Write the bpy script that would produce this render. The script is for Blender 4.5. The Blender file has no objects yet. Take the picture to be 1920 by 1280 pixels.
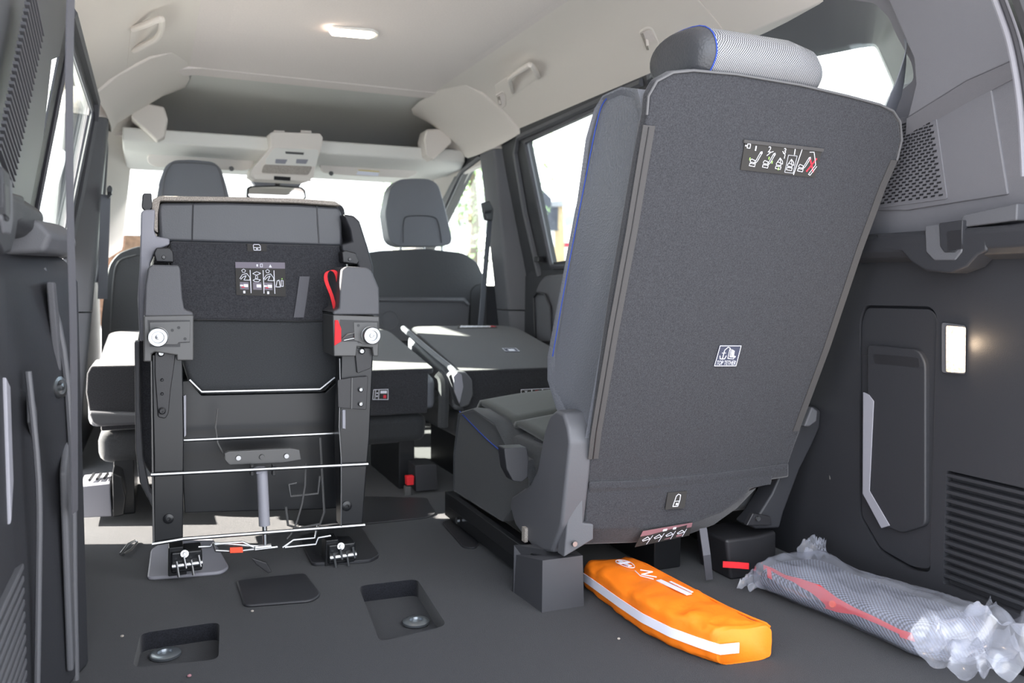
import bpy, bmesh, math, random
from mathutils import Vector, Matrix, noise
random.seed(7)
C = bpy.context.scene.collection
sc = bpy.context.scene
def V(*a): return Vector(a if len(a) > 1 else a[0])

# ------------------------------------------------------------------ camera
F = 1550.0; CZ = 0.62
_y = V(290-960, 640-530, F).normalized()
_x = V((F*F+110*75)/670, 75, F); _x = (_x - _y*_x.dot(_y)).normalized()
_z = _y.cross(_x)
if _z.y < 0: _z = -_z
# rows/cols: world -> camera(right, up, forward)
R_ = V(_x.x, _y.x, _z.x); U_ = V(_x.y, _y.y, _z.y); W_ = V(_x.z, _y.z, _z.z)
CAM = V(0, 0, CZ)
cd = bpy.data.cameras.new('camera'); cam = bpy.data.objects.new('camera', cd); C.objects.link(cam)
m = Matrix.Identity(4)
for i in range(3):
    m[i][0] = R_[i]; m[i][1] = U_[i]; m[i][2] = -W_[i]; m[i][3] = CAM[i]
cam.matrix_world = m
cd.sensor_width = 36; cd.lens = F/1920*36; cd.clip_start = 0.02; cd.clip_end = 500
cd.dof.use_dof = True; cd.dof.focus_distance = 1.55; cd.dof.aperture_fstop = 5.0
sc.camera = cam

# ------------------------------------------------------------------ world, sun, exposure
w = bpy.data.worlds.new('world'); sc.world = w; w.use_nodes = True
nt = w.node_tree; nt.nodes.clear()
out = nt.nodes.new('ShaderNodeOutputWorld'); bg = nt.nodes.new('ShaderNodeBackground')
tc = nt.nodes.new('ShaderNodeTexCoord'); mp = nt.nodes.new('ShaderNodeMapping'); mp.inputs['Scale'].default_value = (1, 1, 3.5)
nz = nt.nodes.new('ShaderNodeTexNoise'); nz.inputs['Scale'].default_value = 1.7; nz.inputs['Detail'].default_value = 5
cr = nt.nodes.new('ShaderNodeValToRGB')
cr.color_ramp.elements[0].position = .36; cr.color_ramp.elements[0].color = (.50, .62, .82, 1)
cr.color_ramp.elements[1].position = .56; cr.color_ramp.elements[1].color = (1.0, 1.0, 1.0, 1)
nt.links.new(tc.outputs['Generated'], mp.inputs['Vector']); nt.links.new(mp.outputs[0], nz.inputs['Vector'])
nt.links.new(nz.outputs['Fac'], cr.inputs['Fac']); nt.links.new(cr.outputs[0], bg.inputs['Color'])
bg.inputs['Strength'].default_value = 1.0
nt.links.new(bg.outputs[0], out.inputs['Surface'])
sd = bpy.data.lights.new('sun', 'SUN'); sd.energy = 11.0; sd.angle = math.radians(.6); sd.color = (1, .93, .82)
sun = bpy.data.objects.new('sun', sd); C.objects.link(sun)
SUN = V(-.80, .30, .45).normalized()
sun.rotation_euler = SUN.to_track_quat('Z', 'Y').to_euler()
sc.view_settings.view_transform = 'Standard'; sc.view_settings.look = 'None'
sc.view_settings.gamma = 1; sc.view_settings.use_curve_mapping = False
sc.view_settings.exposure = 2.25

# ------------------------------------------------------------------ helpers
def ray(u, v): return R_*((u-960)/F) + U_*((640-v)/F) + W_
def P(u, v, x=None, y=None, z=None, pl=None):
    d = ray(u, v)
    if x is not None: t = (x-CAM.x)/d.x
    elif y is not None: t = (y-CAM.y)/d.y
    elif z is not None: t = (z-CAM.z)/d.z
    else: t = (pl[0]-CAM).dot(pl[1])/d.dot(pl[1])
    return CAM + d*t
def PP(pts, **k): return [P(u, v, **k) for u, v in pts]
def mx(x, y=1.3): return 1.15 - .05*min(1, max(0, (y-1.5)/.3)) - x                      # mirror of the cabin about its centre line
def mir(p): return V(mx(p[0], p[1]), p[1], p[2])
LPn = V(.48, 0, .095).normalized(); LP = (V(1.345, 0, .72), LPn)   # plane of the right windows

WL = {}
def loc_of(o): return WL.get(o.name, V(0, 0, 0))
def tag(o, label=None, cat=None, group=None, kind=None):
    if label: o['label'] = label
    if cat: o['category'] = cat
    if group: o['group'] = group
    if kind: o['kind'] = kind
    return o
def thing(name, label, cat, loc, group=None):
    o = bpy.data.objects.new(name, None); C.objects.link(o); o.location = loc; o.empty_display_size = .05
    WL[o.name] = V(loc)
    return tag(o, label, cat, group)
class MB:
    def __init__(s): s.v = []; s.f = []; s.uv = {}
    def add(s, vs, fs):
        b = len(s.v); s.v += [V(p) for p in vs]; s.f += [tuple(b+i for i in f) for f in fs]; return b
    def box(s, a, b):
        x0, y0, z0 = a; x1, y1, z1 = b
        return s.hexa([(x0,y0,z0),(x1,y0,z0),(x1,y1,z0),(x0,y1,z0),(x0,y0,z1),(x1,y0,z1),(x1,y1,z1),(x0,y1,z1)])
    def hexa(s, c):
        s.add(c, [(0,3,2,1),(4,5,6,7),(0,1,5,4),(1,2,6,5),(2,3,7,6),(3,0,4,7)]); return s
    def obox(s, c, ax, h):      # oriented box: centre, three axes, half sizes
        c = V(c); X, Y, Z = [V(a).normalized()*k for a, k in zip(ax, h)]
        return s.hexa([c-X-Y-Z, c+X-Y-Z, c+X+Y-Z, c-X+Y-Z, c-X-Y+Z, c+X-Y+Z, c+X+Y+Z, c-X+Y+Z])
    def prism(s, pts, vec):
        n = len(pts); vec = V(vec); pts = [V(p) for p in pts]
        fs = [tuple(range(n-1, -1, -1)), tuple(range(n, 2*n))] + [(i, (i+1) % n, n+(i+1) % n, n+i) for i in range(n)]
        s.add(pts + [p+vec for p in pts], fs); return s
    def loft(s, rings, cap=True, closed=True):
        n = len(rings[0]); vs = [p for r in rings for p in r]; fs = []
        for k in range(len(rings)-1):
            for i in range(n if closed else n-1):
                j = (i+1) % n; fs.append((k*n+i, k*n+j, (k+1)*n+j, (k+1)*n+i))
        if cap and closed: fs += [tuple(range(n-1, -1, -1)), tuple(range((len(rings)-1)*n, len(rings)*n))]
        s.add(vs, fs); return s
    def tube(s, path, r, n=8, cyc=False):
        path = [V(p) for p in path]; m_ = len(path); rings = []; up = None
        for i, p in enumerate(path):
            a = path[(i-1) % m_] if (i > 0 or cyc) else p; b = path[(i+1) % m_] if (i < m_-1 or cyc) else p
            t = (b-a).normalized()
            if up is None: up = t.orthogonal().normalized()
            up = (up - t*up.dot(t)).normalized(); sd_ = t.cross(up)
            rr = r[i] if isinstance(r, (list, tuple)) else r
            rings.append([p + (up*math.cos(2*math.pi*k/n) + sd_*math.sin(2*math.pi*k/n))*rr for k in range(n)])
        if cyc: s.loft(rings + [rings[0]], cap=False)
        else: s.loft(rings)
        return s
    def strap(s, path, wd, th):    # flat band: path, list of half-width vectors or one, thickness
        path = [V(p) for p in path]; rings = []
        for i, p in enumerate(path):
            w_ = V(wd[i]) if isinstance(wd, list) else V(wd)
            t = (path[min(i+1, len(path)-1)] - path[max(i-1, 0)]).normalized()
            n_ = t.cross(w_).normalized()*th/2
            rings.append([p-w_-n_, p+w_-n_, p+w_+n_, p-w_+n_])
        return s.loft(rings)
    def lathe(s, o, ax, prof, n=24):
        o = V(o); ax = V(ax).normalized(); a = ax.orthogonal().normalized(); b = ax.cross(a)
        return s.loft([[o + ax*t + (a*math.cos(2*math.pi*k/n) + b*math.sin(2*math.pi*k/n))*max(r, 1e-5) for k in range(n)] for t, r in prof])
    def ball(s, c, r, n=10):
        c = V(c); r = V(r, r, r) if not hasattr(r, '__len__') else V(r)
        rings = []
        for i in range(n+1):
            th = math.pi*i/n; q = max(math.sin(th), .01)
            rings.append([c + V(r.x*q*math.cos(2*math.pi*k/(2*n)), r.y*q*math.sin(2*math.pi*k/(2*n)), r.z*math.cos(th)) for k in range(2*n)])
        return s.loft(rings)
    def grid(s, fn, nu, nv):
        vs = [fn(i/nu, j/nv) for j in range(nv+1) for i in range(nu+1)]; fs = []
        for j in range(nv):
            for i in range(nu):
                a = j*(nu+1)+i; fs.append((a, a+1, a+nu+2, a+nu+1))
        s.add(vs, fs); return s
    def build(s, name, mt, parent=None, bevel=0, seg=2, sub=0, ang=35, solid=0, flip=False, **t):
        me = bpy.data.meshes.new(name)
        if parent is None:
            xs = [p.x for p in s.v]; ys = [p.y for p in s.v]; zs = [p.z for p in s.v]
            L = V((min(xs)+max(xs))/2, (min(ys)+max(ys))/2, min(zs))
        else: L = loc_of(parent)
        me.from_pydata([p-L for p in s.v], [], s.f)
        bm = bmesh.new(); bm.from_mesh(me); bmesh.ops.recalc_face_normals(bm, faces=bm.faces)
        bm.to_mesh(me); bm.free()
        me.materials.append(mt)
        for p in me.polygons: p.use_smooth = True
        if not bevel and not sub: me.set_sharp_from_angle(angle=math.radians(ang))
        o = bpy.data.objects.new(name, me); C.objects.link(o)
        if parent is None: o.location = L
        else: o.parent = parent
        WL[o.name] = V(L)
        if solid:
            md = o.modifiers.new('solid', 'SOLIDIFY'); md.thickness = solid; md.offset = 0
        if bevel:
            md = o.modifiers.new('bevel', 'BEVEL'); md.width = bevel; md.segments = seg; md.limit_method = 'ANGLE'
            md.angle_limit = math.radians(30); md.harden_normals = True
        if sub:
            md = o.modifiers.new('sub', 'SUBSURF'); md.levels = sub; md.render_levels = sub
        tag(o, **t); return o
def cut(o, cutters):
    """subtract the solids in `cutters` (MB objects in world space) from o for good"""
    L = loc_of(o); tmp = []
    for c in cutters:
        me = bpy.data.meshes.new('cut'); me.from_pydata([p-L for p in c.v], [], c.f)
        bm = bmesh.new(); bm.from_mesh(me); bmesh.ops.recalc_face_normals(bm, faces=bm.faces); bm.to_mesh(me); bm.free()
        k = bpy.data.objects.new('cut', me); C.objects.link(k); k.location = o.location; tmp.append(k)
        md = o.modifiers.new('b', 'BOOLEAN'); md.object = k; md.operation = 'DIFFERENCE'; md.solver = 'EXACT'
    bpy.context.view_layer.update()
    dg = bpy.context.evaluated_depsgraph_get()
    me = bpy.data.meshes.new_from_object(o.evaluated_get(dg)); o.modifiers.clear(); o.data = me
    for p in me.polygons: p.use_smooth = True
    me.set_sharp_from_angle(angle=math.radians(35))
    for k in tmp: bpy.data.objects.remove(k)
    return o
def rnd(pts, r, n=5):
    """round the corners of a polygon given in 3D"""
    res = []; N = len(pts); pts = [V(p) for p in pts]
    for i, p in enumerate(pts):
        ri = r[i] if isinstance(r, (list, tuple)) else r
        a = pts[i-1]; b = pts[(i+1) % N]
        if ri <= 0: res.append(p); continue
        ua = (a-p); ub = (b-p); d = min(ri, ua.length*.49, ub.length*.49)
        A = p + ua.normalized()*d; B = p + ub.normalized()*d
        for k in range(n+1):
            t = k/n; res.append(A*(1-t)**2 + p*2*t*(1-t) + B*t*t)
    return res
def spline(pts, n=6, cyc=False):
    pts = [V(p) for p in pts]; res = []; N = len(pts)
    for i in range(N if cyc else N-1):
        p0 = pts[(i-1) % N] if (i > 0 or cyc) else pts[0]; p1 = pts[i]; p2 = pts[(i+1) % N]
        p3 = pts[(i+2) % N] if (i < N-2 or cyc) else pts[-1]
        for k in range(n):
            t = k/n
            res.append(.5*((2*p1) + (p2-p0)*t + (2*p0-5*p1+4*p2-p3)*t*t + (3*p1-p0-3*p2+p3)*t**3))
    if not cyc: res.append(pts[-1])
    return res
def slab(pts, vec): return MB().prism(pts, vec)

# ------------------------------------------------------------------ materials
def mat(name, col, rough=.5, bump=0, scale=200, spec=.5, metal=0, emit=0, var=0, vscale=60, sheen=0, coat=0, tex='noise', ecol=None, alpha=None):
    m_ = bpy.data.materials.new(name); m_.use_nodes = True; n = m_.node_tree.nodes; l = m_.node_tree.links
    b = n['Principled BSDF']; b.inputs['Base Color'].default_value = (*col, 1); b.inputs['Roughness'].default_value = rough
    b.inputs['Specular IOR Level'].default_value = spec; b.inputs['Metallic'].default_value = metal
    if sheen: b.inputs['Sheen Weight'].default_value = sheen; b.inputs['Sheen Roughness'].default_value = .4
    if coat: b.inputs['Coat Weight'].default_value = coat
    if emit:
        b.inputs['Emission Color'].default_value = (*(ecol or col), 1); b.inputs['Emission Strength'].default_value = emit
    t = n.new('ShaderNodeTexCoord')
    if var:
        q = n.new('ShaderNodeTexNoise'); q.inputs['Scale'].default_value = vscale; q.inputs['Detail'].default_value = 4
        r = n.new('ShaderNodeValToRGB'); r.color_ramp.elements[0].position = .3; r.color_ramp.elements[1].position = .7
        r.color_ramp.elements[0].color = (*[c*(1-var) for c in col], 1); r.color_ramp.elements[1].color = (*[min(1, c*(1+var)) for c in col], 1)
        l.new(t.outputs['Object'], q.inputs['Vector']); l.new(q.outputs['Fac'], r.inputs['Fac']); l.new(r.outputs[0], b.inputs['Base Color'])
    if bump:
        if tex == 'noise':
            q = n.new('ShaderNodeTexNoise'); q.inputs['Scale'].default_value = scale; q.inputs['Detail'].default_value = 3; o_ = q.outputs['Fac']
        else:
            q = n.new('ShaderNodeTexVoronoi'); q.inputs['Scale'].default_value = scale; o_ = q.outputs['Distance']
        bp = n.new('ShaderNodeBump'); bp.inputs['Strength'].default_value = bump; bp.inputs['Distance'].default_value = .002
        l.new(t.outputs['Object'], q.inputs['Vector']); l.new(o_, bp.inputs['Height']); l.new(bp.outputs[0], b.inputs['Normal'])
    return m_
M = dict(
    carpet=mat('floor_carpet', (.016, .017, .022), .95, .6, 800, .2, var=.4, vscale=500, sheen=.2),
    board=mat('backrest_carpet', (.045, .046, .052), .95, .5, 500, .2, var=.35, vscale=450, sheen=.3),
    fabric=mat('seat_fabric', (.050, .053, .057), .9, .3, 600, .25, var=.2, vscale=500, sheen=.2),
    inner=mat('seat_insert_fabric', (.075, .08, .075), .85, .25, 500, .3, sheen=.3),
    leather=mat('leatherette', (.16, .168, .19), .45, .35, 260, .5, tex='vor'),
    leather_roll=mat('leatherette_smooth', (.085, .088, .098), .42, .15, 300, .5),
    leather_dark=mat('leatherette_dark', (.055, .058, .065), .45, .3, 260, .5, tex='vor'),
    trim=mat('grained_plastic', (.030, .031, .036), .48, .25, 700, .45),
    trim_mid=mat('grained_plastic_mid', (.105, .107, .118), .5, .2, 700, .45),
    pillar=mat('pillar_trim', (.15, .15, .165), .55, .2, 700, .4),
    black=mat('black_plastic', (.022, .022, .025), .4, .1, 500, .5),
    gloss=mat('black_paint', (.012, .013, .015), .33, 0, 1, .5),
    recess=mat('recess_lining', (.66, .655, .62), .9, .15, 500, .2),
    cream=mat('cream_trim', (.80, .745, .69), .7, .08, 400, .3),
    roof=mat('headliner', (.80, .735, .705), .9, .15, 500, .2, var=.03, vscale=200),
    console=mat('console_plastic', (.80, .785, .74), .45, 0, 1, .45),
    rubber=mat('rubber_seal', (.05, .05, .06), .5, 0, 1, .5),
    steel=mat('bright_steel', (.42, .43, .44), .32, 0, 1, .5, 1),
    greysteel=mat('painted_bracket', (.10, .10, .10), .35, 0, 1, .5),
    orange=mat('orange_nylon', (1.0, .22, .01), .55, .25, 120, .4, emit=0, var=.05, vscale=20),
    reflect=mat('reflective_tape', (.85, .84, .95), .35, .1, 900, .5),  # also used as painted sunlight on the lap belt end
    red=mat('red_webbing', (.85, .03, .04), .6, .2, 800, .3),
    redtag=mat('orange_red_tag', (.95, .10, .04), .5),
    belt=mat('belt_webbing', (.11, .11, .125), .6, .4, 900, .4),
    beltgrey=mat('grey_belt_webbing', (.16, .17, .20), .6, .4, 900, .4),
    label=mat('label_cloth', (.03, .028, .026), .7),
    labelblue=mat('label_blue', (.05, .055, .09), .7),
    mauve=mat('label_mauve', (.18, .16, .20), .6),
    pinkish=mat('label_pink', (.30, .15, .17), .6),
    white=mat('white_print', (.85, .86, .95), .6),
    redprint=mat('red_print', (.75, .03, .06), .6),
    greenprint=mat('green_print', (.35, .65, .15), .6),
    blue=mat('blue_stitch', (.03, .08, .45), .6),
    piping=mat('piping', (.12, .12, .125), .6),
    zip=mat('zip_tape', (.075, .072, .072), .7, .5, 900, .3),
    tan=mat('tan_and_sunlit_felt', (.42, .38, .34), .95, 1.0, 500, .1, var=.3, vscale=400),  # also carries the sunlight painted on the tumbled seat's carpet rim
    chalk=mat('pale_and_sunlit_plastic', (.30, .30, .34), .5, .1, 500),  # pale colour also paints sunlight on tumbled seat panel, latch cover, hinge cap
    disc=mat('anchor_metal', (.30, .33, .36), .3, 0, 1, .5, .8),
    asphalt=mat('asphalt', (.25, .25, .26), .9, .3, 40),
    paint=mat('white_car_paint', (.75, .80, .80), .3, coat=.5),
    slate=mat('slate_cladding', (.06, .065, .085), .7, .3, 3, var=.2, vscale=8),
    render_=mat('white_render', (.85, .85, .83), .9),
    sand=mat('sand_render', (.55, .42, .25), .9, .2, 10, var=.1, vscale=3),
    roofgrey=mat('grey_roofing', (.35, .36, .38), .8),
    leaf=mat('leaves', (.22, .34, .14), .8, var=.5, vscale=6),
    hedge=mat('brown_hedge', (.16, .09, .055), .9, var=.5, vscale=8),
    bark=mat('bark', (.12, .09, .06), .9, .5, 20),
    netcloth=None,
)
def facing(n, l, base):
    lw = n.new('ShaderNodeLayerWeight'); lw.inputs[0].default_value = .5
    p = n.new('ShaderNodeMath'); p.operation = 'POWER'; p.inputs[1].default_value = 4
    a = n.new('ShaderNodeMath'); a.operation = 'MULTIPLY_ADD'; a.inputs[1].default_value = .6; a.inputs[2].default_value = base
    l.new(lw.outputs['Facing'], p.inputs[0]); l.new(p.outputs[0], a.inputs[0]); return a
def glassmat(name, tint=(1, 1, 1), gl=.08):
    m_ = bpy.data.materials.new(name); m_.use_nodes = True; n = m_.node_tree.nodes; l = m_.node_tree.links; n.clear()
    o = n.new('ShaderNodeOutputMaterial'); mi = n.new('ShaderNodeMixShader'); t = n.new('ShaderNodeBsdfTransparent')
    g = n.new('ShaderNodeBsdfGlossy'); f = facing(n, l, .04)
    t.inputs[0].default_value = (*tint, 1); g.inputs['Roughness'].default_value = .02
    l.new(f.outputs[0], mi.inputs[0]); l.new(t.outputs[0], mi.inputs[1]); l.new(g.outputs[0], mi.inputs[2]); l.new(mi.outputs[0], o.inputs[0])
    return m_
M['glass'] = glassmat('window_glass', (.93, .97, .96))
M['lens'] = None
def film():
    m_ = bpy.data.materials.new('clear_film'); m_.use_nodes = True; n = m_.node_tree.nodes; l = m_.node_tree.links; n.clear()
    o = n.new('ShaderNodeOutputMaterial'); mi = n.new('ShaderNodeMixShader'); mi2 = n.new('ShaderNodeMixShader')
    t = n.new('ShaderNodeBsdfTransparent'); g = n.new('ShaderNodeBsdfGlossy'); d = n.new('ShaderNodeBsdfDiffuse')
    t.inputs[0].default_value = (.93, .94, .97, 1); g.inputs['Roughness'].default_value = .16; d.inputs[0].default_value = (.75, .78, .9, 1)
    f = facing(n, l, .10)
    mi2.inputs[0].default_value = .19
    l.new(t.outputs[0], mi2.inputs[1]); l.new(d.outputs[0], mi2.inputs[2])
    l.new(f.outputs[0], mi.inputs[0]); l.new(mi2.outputs[0], mi.inputs[1]); l.new(g.outputs[0], mi.inputs[2]); l.new(mi.outputs[0], o.inputs[0])
    return m_
M['film'] = film()
def weave(name, ca, cb, sx, sy, rough=.5):
    """two-tone woven mesh in object space: bright threads over a dark ground"""
    m_ = mat(name, ca, rough); n = m_.node_tree.nodes; l = m_.node_tree.links; b = n['Principled BSDF']
    t = n['Texture Coordinate']; s = n.new('ShaderNodeSeparateXYZ'); l.new(t.outputs['Object'], s.inputs[0])
    def wave(sock, k, ph=None):
        a = n.new('ShaderNodeMath'); a.operation = 'MULTIPLY_ADD'; a.inputs[1].default_value = k
        l.new(sock, a.inputs[0])
        if ph: l.new(ph, a.inputs[2])
        else: a.inputs[2].default_value = 0
        q = n.new('ShaderNodeMath'); q.operation = 'SINE'; l.new(a.outputs[0], q.inputs[0]); return q.outputs[0]
    add = n.new('ShaderNodeMath'); add.operation = 'SUBTRACT'; l.new(s.outputs[1], add.inputs[0]); l.new(s.outputs[2], add.inputs[1])
    wx = wave(s.outputs[0], sx); wy = wave(add.outputs[0], sy)
    mu = n.new('ShaderNodeMath'); mu.operation = 'MULTIPLY'; l.new(wx, mu.inputs[0]); l.new(wy, mu.inputs[1])
    r = n.new('ShaderNodeValToRGB'); r.color_ramp.elements[0].position = .42; r.color_ramp.elements[1].position = .62
    r.color_ramp.elements[0].color = (*ca, 1); r.color_ramp.elements[1].color = (*cb, 1)
    ma = n.new('ShaderNodeMath'); ma.operation = 'MULTIPLY_ADD'; ma.inputs[1].default_value = .5; ma.inputs[2].default_value = .5
    l.new(mu.outputs[0], ma.inputs[0]); l.new(ma.outputs[0], r.inputs['Fac']); l.new(r.outputs[0], b.inputs['Base Color'])
    return m_
M['mesh'] = weave('spacer_mesh', (.02, .02, .024), (.42, .43, .45), 1500, 1300)
M['netcloth'] = weave('net_weave', (.015, .016, .025), (.22, .24, .32), 850, 700)

# ------------------------------------------------------------------ decals: woven or printed labels
class Decal:
    def __init__(s, tl, tr, br, bl, to=None):
        s.c = [V(p) for p in (tl, tr, br, bl)]
        s.n = (s.c[1]-s.c[0]).cross(s.c[3]-s.c[0]).normalized()
        if s.n.dot((to or CAM)-s.c[0]) < 0: s.n = -s.n
        s.lay = {}
    def at(s, a, b, h=.0012):
        c = s.c; return (c[0]*(1-a)+c[1]*a)*(1-b) + (c[3]*(1-a)+c[2]*a)*b + s.n*h
    def L(s, k): return s.lay.setdefault(k, MB())
    def hh(s, k): return {'mauve': .0009, 'pinkish': .0009, 'white': .0014}.get(k, .0017)
    def poly(s, k, pts, h=.0012):
        h = s.hh(k)
        s.L(k).prism([s.at(a, b, h) for a, b in pts], -s.n*.0004); return s
    def rect(s, k, a0, b0, a1, b1, h=.0012): return s.poly(k, [(a0, b0), (a1, b0), (a1, b1), (a0, b1)], h)
    def line(s, k, pts, w=.0008, h=.0014):
        q = [s.at(a, b, h) for a, b in pts]
        for p, r in zip(q, q[1:]):
            if (r-p).length < 1e-6: continue
            d = (r-p).normalized(); x = d.cross(s.n)*w/2; d = d*w*.3
            s.L(k).prism([p-d-x, r+d-x, r+d+x, p-d+x], -s.n*.0004)
        return s
    def box(s, k, a0, b0, a1, b1, w=.0008): return s.line(k, [(a0, b0), (a1, b0), (a1, b1), (a0, b1), (a0, b0)], w)
    def text(s, k, txt, a0, b0, a1, b1, h=.0015):
        cu = bpy.data.curves.new('t', 'FONT'); cu.body = txt; o = bpy.data.objects.new('t', cu); C.objects.link(o)
        bpy.context.view_layer.update(); me = o.to_mesh()
        xs = [v.co.x for v in me.vertices]; ys = [v.co.y for v in me.vertices]; X0, X1, Y0, Y1 = min(xs), max(xs), min(ys), max(ys)
        vs = [s.at(a0+(v.co.x-X0)/(X1-X0)*(a1-a0), b1-(v.co.y-Y0)/(Y1-Y0)*(b1-b0), h) for v in me.vertices]
        s.L(k).add(vs, [tuple(p.vertices) for p in me.polygons])
        o.to_mesh_clear(); bpy.data.objects.remove(o); return s
    def build(s, parent, base='label', name='label', lab=None):
        o = MB().prism([p + s.n*.0008 for p in s.c], -s.n*.0014).build(name, M[base], parent)
        if lab: o['label'] = lab
        for k, mb in s.lay.items():
            q = mb.build('print', M[k], o)
        return o
def seatpic(d, k, a, b, w, h, lean=.5, flat=False, lw=.0011):
    """little seat pictogram in a cell a..a+w, b..b+h"""
    d.line(k, [(a, b+h*.62), (a+w*.12, b+h*.5), (a+w*.5, b+h*.58), (a+w*.55, b+h*.74), (a+w*.05, b+h*.72), (a, b+h*.62)], lw)
    d.line(k, [(a+w*.02, b+h*.8), (a+w*.6, b+h*.82), (a+w*.58, b+h), (a, b+h*.97), (a+w*.02, b+h*.8)], lw)
    if flat:
        d.line(k, [(a+w*.1, b+h*.5), (a+w*.3, b+h*.22), (a+w*.62, b+h*.42), (a+w*.7, b+h*.62), (a+w*.5, b+h*.58)], lw)
        d.line(k, [(a+w*.3, b+h*.22), (a+w*.45, b+h*.55)], lw)
    else:
        d.line(k, [(a+w*.5, b+h*.72), (a+w*.62, b+h*.55), (a+w*(.62+lean*.55), b+h*.05), (a+w*(.8+lean*.55), b+h*.08), (a+w*.78, b+h*.6), (a+w*.6, b+h*.76)], lw)
        d.line(k, [(a+w*(.66+lean*.5), b), (a+w*(.82+lean*.5), b-h*.06), (a+w*(.84+lean*.55), b+h*.06)], lw*1.4)

# ================================================================== STRUCTURE
ST = dict(kind='structure')
# floor: cabin floor with two carpeted wells
fl = MB().box((-.30, .80, -.07), (1.45, 4.35, 0)).build('floor', M['carpet'], **ST)
w1 = rnd([V(-.045, 1.43, .01), V(.085, 1.41, .01), V(.098, 1.57, .01), V(-.035, 1.57, .01)], .02)
w2 = rnd(PP([(672, 1098), (782, 1085), (838, 1172), (712, 1203)], z=0), .02)
w2 = [V(p.x, p.y, .01) for p in w2]
cut(fl, [slab(w1, (0, 0, -.042)), slab(w2, (0, 0, -.045))])
for nm, (u, v, z, rr), lb in (('w', (310, 1228, -.030, .026), 'pale metal anchor disc in the left floor well'), ('x', (780, 1167, -.032, .026), 'pale metal anchor disc in the right floor well')):
    p = P(u, v, z=z)
    MB().lathe((p.x, p.y, z), (0, 0, 1), [(0, rr), (.004, rr), (.006, rr*.86), (.006, rr*.5), (.002, rr*.45)], 28).build('anchor_disc', M['disc'], label=lb, cat='floor anchor', group='anchor discs in the floor wells')

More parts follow.
